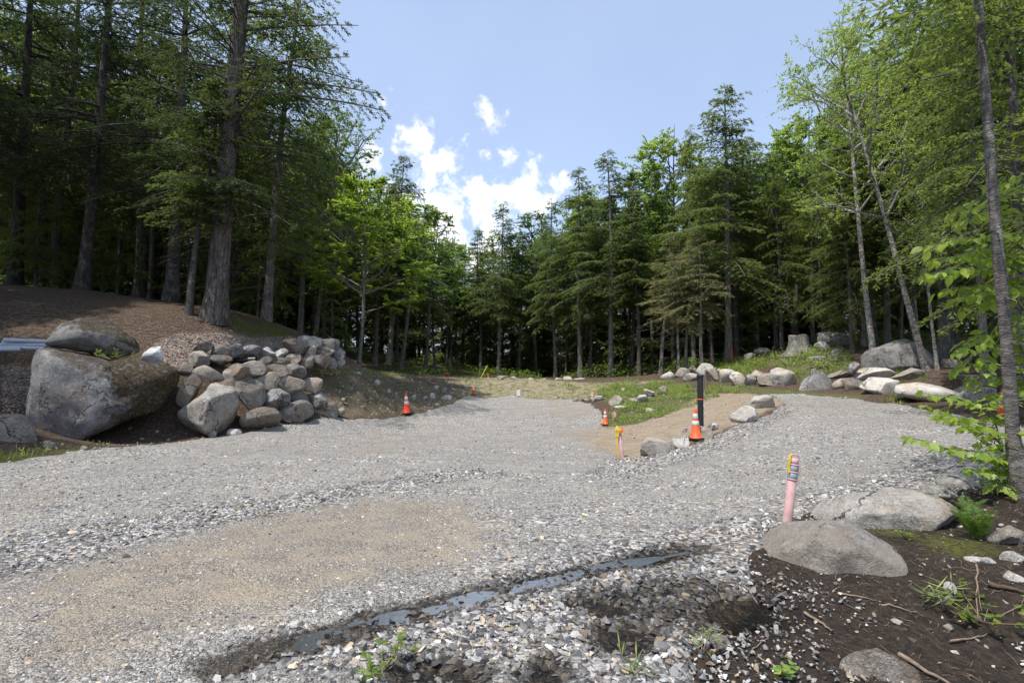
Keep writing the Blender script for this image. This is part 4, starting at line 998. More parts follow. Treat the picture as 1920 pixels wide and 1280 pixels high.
def conifer(seed, Hh=18.0, r0=.19, cb=.35, Lmax=3.4, nbr=120, nleaf=24000, leaf=(.17, .055), ndead=26, droop=.28, top=.9, wob=.008, lean=(0, 0), sparse=0.0, extra=None, side=14, tip=.05):
    """tall hemlock: bare lower trunk with dead twigs, layered drooping sprays"""
    r = np.random.default_rng(seed)
    K = 16
    TP, tt = trunk_path(r, Hh, K, wob, lean)
    rad = trunk_radii(tt, r0, tip)
    g = Geo(); g.add(*tubes(TP[None], rad[None], side))
    def trunk_at(t):
        return np.stack([np.interp(t, tt, TP[:, i]) for i in range(3)], -1)
    # living branches, in loose tiers
    t = cb + (1 - cb) * r.random(nbr) ** .92
    tier = np.round(t * Hh / .55) * .55 / Hh
    t = np.clip(.35 * t + .65 * tier + r.normal(0, .006, nbr), cb, .995)
    u = (t - cb) / (1 - cb)
    prof = (1 - u) ** .72 * (.55 + .45 * np.minimum(u / .18, 1)) + .02
    L = Lmax * prof * r.uniform(.55, 1.18, nbr)
    az = r.uniform(0, 2 * math.pi, nbr)
    el = np.radians(-8 + 45 * u ** 1.6 * top) + r.normal(0, .13, nbr)
    B0 = trunk_at(t)
    hd = np.stack([np.cos(az), np.sin(az), np.zeros(nbr)], -1)
    bend = r.normal(0, .12, nbr)
    if extra is not None:      # hand-placed limbs: (height fraction, azimuth, length, elevation)
        for (et, ea, eL, ee) in extra:
            t = np.append(t, et); L = np.append(L, eL); az = np.append(az, ea); el = np.append(el, ee); bend = np.append(bend, .0)
        u = np.clip((t - cb) / (1 - cb), 0, 1); nbr = len(t)
        B0 = trunk_at(t); hd = np.stack([np.cos(az), np.sin(az), np.zeros(nbr)], -1)
    sd_ = np.stack([-hd[:, 1], hd[:, 0], np.zeros(nbr)], -1)
    dr = droop * (1.1 - .8 * u)
    def branch(s, i):
        s = s[..., None]; Li = L[i][..., None]
        return B0[i] + hd[i] * Li * s + sd_[i] * bend[i][..., None] * Li * s * s + np.array([0, 0, 1.]) * (np.tan(el[i])[..., None] * Li * s - dr[i][..., None] * Li * s * s)
    sK = np.linspace(0, 1, 5)
    I = np.arange(nbr)
    BP = branch(np.repeat(sK[None], nbr, 0), np.repeat(I[:, None], 5, 1))
    br = (.010 + .011 * L)[:, None] * np.linspace(1, .22, 5)[None]
    g.add(*tubes(BP, br, 4))
    # dead lower twigs
    if ndead:
        td = r.uniform(.06, cb * 1.15, ndead); a2 = r.uniform(0, 6.283, ndead); Ld = r.uniform(.5, 1.9, ndead) * (.5 + td / cb * .6)
        p0 = trunk_at(td); h2 = np.stack([np.cos(a2), np.sin(a2), np.zeros(ndead)], -1)
        sq = np.linspace(0, 1, 4)
        slope = r.uniform(-.35, .35, ndead)
        DP = p0[:, None] + h2[:, None] * (Ld[:, None] * sq)[..., None] + np.array([0, 0, 1.]) * (Ld[:, None] * (slope[:, None] * sq - .28 * sq ** 2))[..., None] + r.normal(0, .05, (ndead, 4, 3)) * sq[None, :, None]
        g.add(*tubes(DP, np.linspace(1, .25, 4)[None] * r.uniform(.009, .018, ndead)[:, None], 3))
    # sprays
    wgt = L ** 1.25; nb = r.multinomial(nleaf, wgt / wgt.sum())
    bi = np.repeat(I, nb); n = len(bi)
    ntw = np.maximum((L * 5.2).astype(int), 3)                  # twigs per branch
    tw = (r.random(n) * ntw[bi]).astype(int)
    rs = _h(bi.astype(np.int64), tw.astype(np.int64), np.zeros(n, np.int64), seed)
    rs2 = _h(bi.astype(np.int64), tw.astype(np.int64), np.ones(n, np.int64), seed)
    s = .16 + .84 * (tw + .5 * rs) / ntw[bi]
    side_ = np.where(tw % 2 == 0, 1.0, -1.0)
    tl = (.42 * L[bi] * (1.05 - s) + .16 + .12 * rs2) * (.7 + .6 * rs)
    if sparse:
        keep = rs2 > sparse
        bi, tw, rs, rs2, s, side_, tl = (q[keep] for q in (bi, tw, rs, rs2, s, side_, tl)); n = len(bi)
    base = branch(s, bi)
    ta = (.75 + .45 * rs) * side_
    td_ = hd[bi] * np.cos(ta)[:, None] + sd_[bi] * np.sin(ta)[:, None]
    v = r.random(n) ** .8
    P = base + td_ * (tl * v)[:, None]
    P[:, 2] += (np.tan(el[bi]) * .25 * tl * v) - (.30 + .35 * rs2) * tl * v * v
    P += r.normal(0, .022, (n, 3)) * np.array([1, 1, 1.3])
    la = r.normal(0, .75, n)
    ld = nrm(td_ * np.cos(la)[:, None] + np.cross(np.array([0, 0, 1.]), td_) * np.sin(la)[:, None] + np.stack([np.zeros(n), np.zeros(n), r.normal(-.28, .28, n)], -1))
    N = nrm(np.stack([r.normal(0, .42, n), r.normal(0, .42, n), np.ones(n)], -1))
    ln = leaf[0] * r.uniform(.6, 1.3, n); wd = leaf[1] * r.uniform(.7, 1.35, n)
    LV, LF = leaf_quads(P, ld, N, ln, wd)
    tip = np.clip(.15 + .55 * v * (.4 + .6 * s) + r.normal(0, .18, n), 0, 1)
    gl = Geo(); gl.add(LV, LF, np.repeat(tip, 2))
    return g, gl

def broadleaf(seed, Hh=14.0, r0=.13, cb=.35, spread=3.0, n1=18, n2=7, n3=5, nleaf=20000, leaf=(.11, .075), lean=(0, 0), up=.75, wob=.014, flatl=.55, round_=.6, side=12):
    """maple or birch: ascending limbs, twigs in loose flat layers of leaves"""
    r = np.random.default_rng(seed)
    TP, tt = trunk_path(r, Hh, 14, wob, lean, 1.3)
    g = Geo(); g.add(*tubes(TP[None], trunk_radii(tt, r0, .06, .35)[None], side))
    def curve(P0, D, L, upc, K=5, wig=.06):
        s = np.linspace(0, 1, K)
        return P0[:, None] + D[:, None] * (L[:, None] * s)[..., None] + np.array([0, 0, 1.]) * (L[:, None] * upc[:, None] * s ** 2)[..., None] + r.normal(0, wig, (len(P0), K, 3)) * (L[:, None] * s)[..., None]
    t = cb + (.97 - cb) * np.sort(r.random(n1)); u = (t - cb) / (1 - cb)
    P0 = np.stack([np.interp(t, tt, TP[:, i]) for i in range(3)], -1)
    az = np.arange(n1) * 2.4 + r.normal(0, .4, n1)
    el = up * (.5 + .6 * u) + r.normal(0, .12, n1)
    D = np.stack([np.cos(az) * np.cos(el), np.sin(az) * np.cos(el), np.sin(el)], -1)
    L1 = spread * (np.sin(np.clip(u * .8 + .25, 0, 1) * math.pi) * round_ + (1 - round_) * (1 - u * .8)) * r.uniform(.75, 1.2, n1) + .3
    C1 = curve(P0, D, L1, np.full(n1, .12))
    g.add(*tubes(C1, (.016 * L1 + .008)[:, None] * np.linspace(1, .3, 5)[None], 5))
    # second order
    m = n1 * n2; i1 = np.repeat(np.arange(n1), n2); s = r.uniform(.25, 1.0, m)
    seg = np.minimum((s * 4).astype(int), 3); fr = (s * 4 - seg)[:, None]
    Q0 = C1[i1, seg] * (1 - fr) + C1[i1, seg + 1] * fr
    D2 = nrm(D[i1] * .7 + rand_unit(r, m) * .8 + np.array([0, 0, .12]))
    D2[:, 2] *= flatl + .2; D2 = nrm(D2)
    L2 = L1[i1] * .46 * (1.15 - .6 * s) * r.uniform(.6, 1.2, m) + .2
    C2 = curve(Q0, D2, L2, np.full(m, .05), 4)
    g.add(*tubes(C2, (.009 * L2 + .004)[:, None] * np.linspace(1, .3, 4)[None], 3))
    m3 = m * n3; i2 = np.repeat(np.arange(m), n3); s3 = r.uniform(.2, 1.0, m3)
    seg = np.minimum((s3 * 3).astype(int), 2); fr = (s3 * 3 - seg)[:, None]
    T0 = C2[i2, seg] * (1 - fr) + C2[i2, seg + 1] * fr
    D3 = nrm(D2[i2] * .6 + rand_unit(r, m3) * np.array([.9, .9, flatl * .6]))
    L3 = L2[i2] * .45 * r.uniform(.5, 1.2, m3) + .12
    C3 = curve(T0, D3, L3, np.full(m3, -.1), 3, .04)
    g.add(*tubes(C3, np.array([.005, .0035, .002])[None] * np.ones((m3, 1)), 3))
    wgt = L3 / L3.sum(); k = r.multinomial(nleaf, wgt); j = np.repeat(np.arange(m3), k); n = len(j)
    v = r.random(n)
    P = C3[j, 0] + (C3[j, 2] - C3[j, 0]) * v[:, None] + rand_unit(r, n) * (r.random(n) * .10)[:, None] * np.array([1, 1, .5])
    ld = nrm(D3[j] + rand_unit(r, n) * .9 + np.array([0, 0, -.35]))
    N = nrm(np.stack([r.normal(0, .5, n), r.normal(0, .5, n), np.ones(n)], -1))
    LV, LF = leaf_quads(P, ld, N, leaf[0] * r.uniform(.6, 1.25, n), leaf[1] * r.uniform(.7, 1.25, n))
    gl = Geo(); gl.add(LV, LF, np.repeat(np.clip(r.normal(.5, .28, n), 0, 1), 2))
    return g, gl

PROTO = {}
def proto(key, gg, bark, leafm, Hh, r0):
    PROTO[key] = (gg[0].mesh('trunk_' + key, M[bark], True), gg[1].mesh('crown_' + key, M[leafm]), Hh, r0)
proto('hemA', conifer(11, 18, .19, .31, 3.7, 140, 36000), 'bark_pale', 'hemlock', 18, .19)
proto('hemF', conifer(18, 16, .17, .10, 3.9, 130, 22000, leaf=(.24, .085), ndead=0), 'bark_shade', 'hemlock', 16, .17)
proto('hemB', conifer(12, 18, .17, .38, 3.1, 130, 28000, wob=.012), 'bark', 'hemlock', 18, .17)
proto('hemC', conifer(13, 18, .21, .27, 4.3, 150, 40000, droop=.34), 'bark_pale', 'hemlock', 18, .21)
proto('hemD', conifer(14, 18, .19, .40, 3.4, 110, 24000, leaf=(.20, .07), ndead=34), 'bark_shade', 'hemlock', 18, .19)
proto('hemH', conifer(19, 18, .20, .26, 4.2, 120, 40000, leaf=(.12, .032), droop=.32, sparse=.3), 'bark_shade', 'hemlock_shade', 18, .20)
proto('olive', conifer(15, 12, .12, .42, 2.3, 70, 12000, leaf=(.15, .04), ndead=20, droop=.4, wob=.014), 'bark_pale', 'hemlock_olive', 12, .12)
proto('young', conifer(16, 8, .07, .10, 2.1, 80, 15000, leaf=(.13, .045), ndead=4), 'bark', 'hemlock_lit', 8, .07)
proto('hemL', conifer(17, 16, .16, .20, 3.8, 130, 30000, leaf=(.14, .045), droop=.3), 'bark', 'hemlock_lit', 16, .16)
proto('maple', broadleaf(21, 12, .11, .34, 3.0, 20, 7, 5, 22000, (.13, .095), flatl=.4), 'bark_pale', 'maple', 12, .11)
proto('ash', broadleaf(22, 15, .15, .40, 3.6, 18, 7, 5, 19000, (.12, .085), up=.95), 'bark', 'leafgreen', 15, .15)
proto('bright', broadleaf(23, 15, .13, .42, 2.8, 18, 7, 5, 18000, (.13, .09), up=1.0), 'bark', 'maple', 15, .13)
proto('thin', broadleaf(24, 14, .12, .42, 3.6, 14, 6, 4, 5200, (.11, .075), up=.95, wob=.02), 'bark_pale', 'leafgreen', 14, .12)

_tr = random.Random(5)
def tree(key, x, y, height, label, cat='tree', group=None, width=None, trunk_w=None, lean=(0, 0), name='tree', rz=None):
    """lean: horizontal offset of the top in metres (x, y)"""
    tm, cm, Hh, r0 = PROTO[key]
    s = height / Hh
    sx = s if width is None else s * width
    if trunk_w: sx = (sx + trunk_w / (2 * r0)) * .5
    z = gz(x, y)
    e = thing(name, (x, y, z - .10 - .3 * r0 * sx), label, cat, group)
    d = Vector((lean[0], lean[1], height)).normalized()
    q = Vector((0, 0, 1)).rotation_difference(d)
    e.rotation_euler = (q @ Euler((0, 0, _tr.uniform(0, 6.28) if rz is None else rz)).to_quaternion()).to_euler()
    e.scale = (sx, sx, s)
    link('trunk', tm, e); link('crown', cm, e)
    return e
def tree_px(key, bx, d, topy, label, trunk_px=None, topx=None, **kw):
    """base pixel column, distance, pixel row of the top"""
    x = (bx - 960) / FPX * d * 1.0; y = d
    z = gz(x, y)
    zt = at(bx, topy, d)[2]
    h = max(zt - z, 1.5)
    lean = (0, 0) if topx is None else ((topx - bx) / FPX * d, 0)
    return tree(key, x, y, h, label, trunk_w=None if trunk_px is None else trunk_px * d / FPX, lean=lean, **kw)

T = tree_px
# on the hill behind the huge boulder
bigp = conifer(31, 14.5, .34, .28, 4.2, 110, 56000, leaf=(.11, .028), ndead=14, droop=.16, wob=.006, sparse=.25,
               extra=[(.55, .05, 5.2, .06), (.60, -.25, 4.4, .12), (.64, .35, 4.2, .1), (.50, 2.9, 3.5, .1), (.58, .12, 4.9, .12), (.7, .1, 4.0, .25)], side=20, tip=.5)
PROTO['big'] = (bigp[0].mesh('trunk_big', M['bark_big'], True), bigp[1].mesh('crown_big', M['hemlock_shade']), 14.5, .34)
bx_, by_ = at(403, 585, 17.6)[:2]
tree('big', bx_, by_, 14.5, 'massive thick-trunked conifer on the hill crest with a long bare-based limb', 'tree', lean=(.5, 0), rz=0.0, name='conifer_tree')
T('hemB', 351, 17.3, 130, 'slim grey trunk standing close beside the massive conifer', 16, 385, name='hemlock_tree')
T('hemH', 316, 21, -190, 'dark thick trunk behind the slim grey one beside the massive conifer', 28, 335, name='hemlock_tree')
T('hemH', 148, 21, -260, 'dark leaning hemlock with black trunk on the crest above the conduit', 24, 200, name='hemlock_tree')
T('hemL', 497, 20.5, -140, 'hemlock with long pale trunk at the downhill end of the crest', 17, 545, name='hemlock_tree')
T('hemH', 20, 22, -300, 'dense hemlock above the stack of conduit', 20, None, name='hemlock_tree')
T('hemH', -140, 17, -300, 'dense hemlock beyond the conduit stack on the upper hill', 20, None, name='hemlock_tree')
T('hemH', 255, 27, -150, 'hemlock in the second row behind the dark thick trunk', 18, None, name='hemlock_tree')
T('hemH', 95, 27, -180, 'hemlock in the second row behind the black leaning trunk', 18, None, name='hemlock_tree')
T('hemH', 430, 25, -120, 'hemlock in the second row behind the massive conifer', 20, 445, name='hemlock_tree')
T('hemA', 560, 29, 190, 'hemlock behind the upper wall tier with sprays over the stones', 14, 575, name='hemlock_tree')
T('young', 215, 23, 260, 'young hemlock with low green sprays under the hill trees', name='hemlock_sapling')
T('young', 60, 21.5, 250, 'young hemlock with low green sprays near the conduit', name='hemlock_sapling')
T('young', 480, 24, 300, 'young hemlock with low sprays behind the massive conifer', name='hemlock_sapling')
T('young', 20, 26, 330, 'shaded young hemlock deep behind the conduit', name='hemlock_sapling')
T('young', 620, 25, 470, 'young hemlock just past the end of the upper wall tier', name='hemlock_sapling')
T('young', 345, 24, 330, 'young hemlock between the two trunks beside the massive conifer', name='hemlock_sapling')
T('bright', 130, 36, 140, 'sunlit broadleaf glowing behind the dark hill hemlocks', name='broadleaf_tree')
T('ash', 20, 34, 60, 'tall broadleaf behind the dark hemlocks above the conduit', name='broadleaf_tree')
T('bright', 330, 40, 230, 'sunlit broadleaf seen between the hill trunks', name='broadleaf_tree')
T('maple', 260, 34, 420, 'low bright maple in the gap behind the hill trunks', name='maple_tree')
T('maple', 90, 32, 420, 'low bright maple behind the black leaning hemlock', name='maple_tree')
# middle of the treeline
T('thin', 585, 29, 215, 'sparse half-bare broadleaf with open forked limbs against the cloud', 10, 650, name='broadleaf_tree')
T('ash', 605, 31, 230, 'feathery green broadleaf beside the half-bare one', 9, 600, name='broadleaf_tree')
T('hemC', 728, 37, 283, 'dark pointed hemlock rising behind the bright maple', 12, 752, name='hemlock_tree', width=.75)
T('hemB', 704, 34, 380, 'hemlock with a dark thick trunk next to the bright maple', 12, 715, name='hemlock_tree')
T('ash', 750, 34, 385, 'round-crowned broadleaf on a strongly leaning grey trunk', 11, 815, name='broadleaf_tree')
T('ash', 797, 38, 400, 'broadleaf with olive crown next to the leaning trunk', 8, 830, name='broadleaf_tree')
T('bright', 845, 48, 440, 'bright green broadleaf at the lowest dip of the skyline', 7, None, name='broadleaf_tree')
T('hemB', 838, 46, 470, 'slim hemlock left of the dip in the skyline'.replace(' left of', ' beside'), 6, None, name='hemlock_tree')
T('hemB', 868, 50, 480, 'slender hemlock in the dip of the skyline', 6, None, name='hemlock_tree')
T('hemB', 901, 46, 425, 'narrow hemlock with thin straight trunk beyond the far cone', 6, None, name='hemlock_tree')
T('hemA', 934, 44, 373, 'pointed hemlock with straight pale trunk above the far rocks', 9, 946, name='hemlock_tree', width=.72)
T('hemB', 974, 46, 430, 'thin dark hemlock next to the straight pale trunk', 6, None, name='hemlock_tree')
T('ash', 1005, 46, 400, 'rounded green broadleaf behind the far rocks', 7, None, name='broadleaf_tree')
T('hemA', 1042, 42, 370, 'hemlock with curved thin trunk behind the far rocks', 8, 1030, name='hemlock_tree', width=.8)
T('hemC', 1088, 40, 312, 'tall hemlock with sharp tip behind the weedy mound', 11, 1084, name='hemlock_tree', width=.72)
T('hemB', 1108, 41, 370, 'thin hemlock between the two tall sharp-tipped ones', 5, None, name='hemlock_tree')
T('hemA', 1145, 38, 275, 'tall hemlock with stout pale trunk behind the weedy mound', 12, 1150, name='hemlock_tree', width=.85)
T('ash', 1185, 40, 330, 'green broadleaf behind the stout pale trunk', 8, None, name='broadleaf_tree')
T('hemB', 1197, 36, 350, 'hemlock with short visible trunk beyond the edging row', 9, 1200, name='hemlock_tree')
T('bright', 1262, 40, 235, 'tall bright green broadleaf in the treeline beside the highest hemlock', 9, None, name='broadleaf_tree', width=1.0)
T('olive', 1238, 30, 440, 'faded olive hemlock on a leaning trunk behind the far end of the edging row', 10, 1260, name='hemlock_tree', width=1.15)
T('olive', 1273, 28, 470, 'faded olive hemlock, slimmer of the close pair behind the black pipe', 7, None, name='hemlock_tree')
T('olive', 1286, 28.4, 455, 'faded olive hemlock, stouter of the close pair behind the black pipe', 8, None, name='hemlock_tree', width=1.15)
T('olive', 1317, 27.4, 425, 'faded olive hemlock whose trunk tilts away from the highest hemlock', 9, 1300, name='hemlock_tree')
T('hemB', 1336, 33, 330, 'curving thin hemlock beside the highest hemlock', 7, 1320, name='hemlock_tree')
T('hemC', 1366, 29, 152, 'highest hemlock of the treeline with broad layered crown and thick trunk', 17, 1386, name='hemlock_tree', width=.82)
T('hemB', 1382, 33, 300, 'slim hemlock just behind the highest one', 9, None, name='hemlock_tree')
T('hemA', 1420, 34, 250, 'full hemlock behind the grassy hump', 10, None, name='hemlock_tree')
T('hemA', 1300, 38, 230, 'dark hemlock behind the bright broadleaf', 10, None, name='hemlock_tree', width=.8)
# uphill wood beyond the edging row
T('hemL', 1466, 28, 275, 'green hemlock with thin straight trunk near the stump', 7, None, name='hemlock_tree', width=.9)
T('ash', 1455, 31, 300, 'broadleaf behind the thin hemlock near the stump', 7, None, name='broadleaf_tree')
T('bright', 1525, 30, 200, 'bright broadleaf rising behind the stump', 8, None, name='broadleaf_tree')
T('hemL', 1545, 27, 330, 'hemlock with low green sprays behind the flat grey boulder', 6, None, name='hemlock_tree')
T('hemL', 1598, 24, 300, 'hemlock with slim trunk in front of the flat grey boulder', 8, 1592, name='hemlock_tree', width=.9)
T('hemC', 1626, 26, 100, 'stout hemlock behind the end of the great ledge', 17, 1640, name='hemlock_tree')
T('hemB', 1644, 25.5, 250, 'thin trunk crossing in front of the stout hemlock', 7, 1605, name='hemlock_tree')
T('hemL', 1664, 24, 60, 'straight hemlock behind the middle of the great ledge', 12, 1668, name='hemlock_tree')
T('hemB', 1688, 26, 200, 'slanting thin trunk behind the great ledge', 6, 1720, name='hemlock_tree')
birchp = broadleaf(33, 14, .13, .42, 3.4, 16, 7, 5, 9000, (.10, .07), up=.95, wob=.012)
mh = broadleaf(25, 11, .10, .30, 3.2, 20, 7, 5, 24000, (.13, .095), flatl=.35)
PROTO['maple_hi'] = (mh[0].mesh('trunk_maple_hi', M['bark_pale'], True), mh[1].mesh('crown_maple_hi', M['beech']), 11, .10)  # brighter leaf colour paints in the sunlight this crown doesn't get
T('maple_hi', 672, 26, 340, 'bright yellow-green maple with a forked pale trunk', 8, 695, name='maple_tree', width=1.15)
PROTO['birch'] = (birchp[0].mesh('trunk_birch', M['birch'], True), birchp[1].mesh('crown_birch', M['maple']), 14, .13)
T('birch', 1737, 18.2, 15, 'leaning white birch in front of the great grey ledge', 9, 1590, name='birch_tree', rz=.4)
T('birch', 1757, 18.0, 330, 'thin pale sapling trunk beside the leaning birch', 6, 1735, name='birch_tree')
T('birch', 1640, 21, 20, 'light green broadleaf with open crown high above the ledge', 9, 1600, name='broadleaf_tree')
T('hemC', 1771, 21, -200, 'thick shaded hemlock behind the birch', 13, None, name='hemlock_tree')
T('hemL', 1792, 20, 40, 'slim shaded hemlock behind the birch', 8, None, name='hemlock_tree')
T('hemA', 1845, 14.0, -160, 'large hemlock with light sweeping sprays above the sapling', 12, None, name='hemlock_tree', width=.85)
T('hemL', 1940, 10.5, -460, 'large near hemlock spreading olive sprays over the road end', 20, None, name='hemlock_tree')
T('hemC', 1905, 17, -330, 'broad hemlock behind the slim leaning trunk', 16, None, name='hemlock_tree')
T('young', 1840, 19, 480, 'young hemlock in the shade behind the broad flat boulder', name='hemlock_sapling')
T('young', 1560, 31, 520, 'young hemlock behind the stump clearing', name='hemlock_sapling')
T('young', 1180, 41, 610, 'young hemlock at the foot of the far treeline', name='hemlock_sapling')
T('young', 1000, 46, 640, 'low young hemlock behind the far rocks', name='hemlock_sapling')
T('young', 1420, 32, 560, 'young hemlock behind the grassy hump', name='hemlock_sapling')
T('maple', 2010, 16, 120, 'bright maple past the end of the upper road', name='maple_tree')

# the deeper wood: many alike trunks
SKX = [-400, 0, 600, 640, 700, 755, 800, 850, 885, 945, 1000, 1085, 1150, 1200, 1260, 1385, 1450, 1520, 1600, 1700, 2400]
SKY = [-200, -150, 150, 260, 320, 330, 390, 440, 455, 430, 420, 350, 330, 330, 270, 230, 280, 230, 120, 0, -200]
fr_ = random.Random(12)
NEIGHX = [230, 450, 640, 780, 890, 1010, 1130, 1230, 1330, 1430, 1530, 1640, 1760]
NEIGH = ['the black leaning hemlock', 'the massive conifer', 'the upper wall tier', 'the bright maple', 'the dip in the skyline', 'the far rocks', 'the sharp-tipped hemlocks', 'the weedy mound', 'the olive hemlocks', 'the highest hemlock', 'the stump', 'the flat grey boulder', 'the great ledge', 'the sweeping hemlocks']
placed = []
for o in list(COL.objects):
    if o.get('category') == 'tree': placed.append((o.location.x, o.location.y))
count = 0
for tries in range(6000):
    d = fr_.uniform(24, 66); px = fr_.uniform(-180, 2100)
    x = (px - 960) / FPX * d
    edge = np.interp(px, [-200, 300, 600, 660, 800, 900, 1050, 1200, 1300, 1450, 1600, 1750, 2100], [24, 26, 30, 34, 38, 49, 46, 41, 36, 32, 28, 24, 20])
    if d < edge: continue
    if any((x - a) ** 2 + (d - b) ** 2 < (1.9 if d < edge + 12 else 2.6) ** 2 for a, b in placed): continue
    sky_y = np.interp(px, SKX, SKY) + fr_.uniform(0, 65)
    zt = at(px, sky_y, d)[2]; h = min(zt - gz(x, d), fr_.uniform(15, 21))
    if h < 6: continue
    key = fr_.choices(['hemB', 'hemD', 'hemA', 'hemF', 'ash', 'bright'], [2.5, 3, 2, 5 if d > edge + 6 else 1.0, 2.2, 1.6])[0]
    hem = key.startswith('hem')
    nb_ = NEIGH[int(np.searchsorted(NEIGHX, px))]
    tree(key, x, d, h, ('bare-trunked hemlock deep in the shade behind ' if key != 'hemF' else 'low-branched dark hemlock deep in the shade behind ') + nb_ if hem else 'broadleaf tree deep in the wood behind ' + nb_, 'tree',
         ('hemlocks deep in the wood behind ' if key != 'hemF' else 'low-branched hemlocks behind ') + nb_ if hem else 'broadleaf trees deep in the wood behind ' + nb_, width=fr_.uniform(.8, 1.1) * (1.0 if h > 13 else 1.15), lean=(fr_.uniform(-.6, .6), fr_.uniform(-.4, .4)),
         name='hemlock_tree' if hem else 'broadleaf_tree')
    placed.append((x, d)); count += 1
    if count >= 200: break
print('deep trees', count)
for (dd, step) in ((50, 3.6), (56, 4.2), (63, 4.6), (70, 5.0)):
    for k in np.arange(-dd * 1.25, dd * 1.25, step):
        a = k / dd; x = dd * math.sin(a) * 1.05 + fr_.uniform(-.8, .8); y = dd * math.cos(a * .8) + fr_.uniform(-1.5, 1.5)
        px = 960 + x / y * FPX
        if dd == 50 and not (540 < px < 1420): continue
        zt = at(px, float(np.interp(px, SKX, SKY)) + fr_.uniform(25, 80), y)[2]
        h = float(np.clip(zt - gz(x, y), 6, 17))
        tree('hemF', x, y, h, 'dense hemlock leafy to the ground far behind ' + NEIGH[int(np.searchsorted(NEIGHX, px))], 'tree', 'dense hemlocks at the very back behind ' + NEIGH[int(np.searchsorted(NEIGHX, px))], name='hemlock_tree', width=1.0 if h > 11 else 1.3)
for k in range(64):
    px = fr_.uniform(430, 1500) if k < 46 else fr_.uniform(0, 430); y = fr_.uniform(47, 58) if px > 430 else fr_.uniform(32, 42); x = (px - 960) / FPX * y
    tree('young', x, y, fr_.uniform(3.5, 6.5), 'shaded young hemlock filling the wood floor behind ' + NEIGH[int(np.searchsorted(NEIGHX, px))], 'tree', 'young hemlocks behind ' + NEIGH[int(np.searchsorted(NEIGHX, px))], name='hemlock_sapling', width=fr_.uniform(1.1, 1.5))
# trees out of view that shade the hill and close the wood
for (x, y, h, key) in [(-19, 13, 19, 'hemC'), (-24, 17, 20, 'hemA'), (-17, 9, 18, 'hemA'), (-27, 23, 19, 'hemD'), (15.5, 9, 18, 'hemC'), (19, 13, 19, 'hemC'), (24, 18, 20, 'hemA'), (-32, 29, 19, 'hemD'), (-18.5, 16, 20, 'hemH'), (-22, 19, 20, 'hemH'), (-15.2, 4.5, 20, 'hemH'), (-16.2, .5, 20, 'hemH'), (-20, 6, 20, 'hemH')]:
    tree(key, x, y, h, 'hemlock at the wood edge past the end of the clearing', 'tree', 'hemlocks past the ends of the clearing', name='hemlock_tree')

# ------------------------------------------------------------------ stump
def stump():
    c = at(1498, 657, 25.5); z = gz(c[0], c[1])
    e = thing('tree_stump', (c[0], c[1], z - .15), 'weathered grey tree stump with flared roots on the grassy rise', 'stump')
    n = 40; th = np.linspace(0, 2 * math.pi, n, endpoint=False)
    zs = np.array([0, .12, .3, .55, .8, 1.02]); rr = np.array([.80, .66, .52, .45, .42, .42])
    V = []
    for zz, r_ in zip(zs, rr):
        flare = 1 + (.35 * np.exp(-zz * 3)) * np.cos(th * 5 + .6) + .04 * np.cos(th * 11 + 1.3)
        V.append(np.stack([r_ * flare * np.cos(th), r_ * flare * np.sin(th), np.full(n, zz) + (.05 * np.sin(th * 3) if zz > 1 else 0)], -1))
    V = np.concatenate(V); idx = np.arange(len(V)).reshape(len(zs), n)
    F = np.stack([idx[:-1], np.roll(idx, -1, 1)[:-1], np.roll(idx, -1, 1)[1:], idx[1:]], -1).reshape(-1, 4)
    link('trunk', mesh_np('stump_side', V, [F], M['bark_pale'], True), e)
    top = np.concatenate([V[-n:], [[0, 0, 1.03]]]); FT = np.array([[i, (i + 1) % n, n] for i in range(n)])
    link('cut_face', mesh_np('stump_top', top, [FT], M['wood'], False), e)
stump()

# ------------------------------------------------------------------ cones, pipes, stakes
def cone(px, py, d, hgt, label, tilt=(0, 0), mat='orange', rz=.6):
    g = ghit(px, py) if d is None else at(px, py, d)
    z = gz(g[0], g[1])
    e = thing('traffic_cone', (g[0], g[1], max(z + .02, g[2]) if d is None else g[2]), label, 'traffic cone', None, (tilt[0], tilt[1], rz))
    s = hgt / .71
    def Pp(prof, name, m, sides=22, par=None):
        V, F = lathe([(a * s, b * s) for a, b in prof], sides); return link(name, mesh_np(name, V, [F], m, True), par or e)
    w = .18 * s
    bm = bmesh.new(); bmesh.ops.create_cube(bm, size=1.0)
    bmesh.ops.scale(bm, vec=(w * 2, w * 2, .035 * s), verts=bm.verts); bmesh.ops.translate(bm, vec=(0, 0, .0175 * s), verts=bm.verts)
    bmesh.ops.bevel(bm, geom=[x for x in bm.edges if abs(x.verts[0].co.z - x.verts[1].co.z) > .01 * s], offset=.05 * s, segments=3, affect='EDGES')
    me = bpy.data.meshes.new('base'); bm.to_mesh(me); bm.free(); me.materials.append(M['rubber']); link('base', me, e)
    R0 = lambda h: .133 - (.133 - .030) * (h / .71)
    body = Pp([(.150, .034), (.145, .045), (R0(.05), .055), (R0(.40), .40), (R0(.52), .52), (R0(.69), .69), (R0(.71) - .004, .71), (R0(.71) - .016, .708), (R0(.71) - .018, .60)], 'body', M[mat])
    for (a, b_) in ((.33, .43), (.48, .60)):
        Pp([(R0(a) + .0005, a), (R0(a) + .004, a + .004), (R0(b_) + .004, b_ - .004), (R0(b_) + .0005, b_)], 'reflective_band', M['reflect'], par=body)
    return e
cone(1305, 824, None, .66, 'orange cone with two white bands on a black base beside the tall black pipe', (.03, -.05))
cone(763, 776, None, .74, 'red-orange cone at the foot of the earth bank', mat='red_orange', tilt=(0, -.06))
cone(888, 740, None, .50, 'small far cone at the pad corner below the pale bank', mat='red_orange')
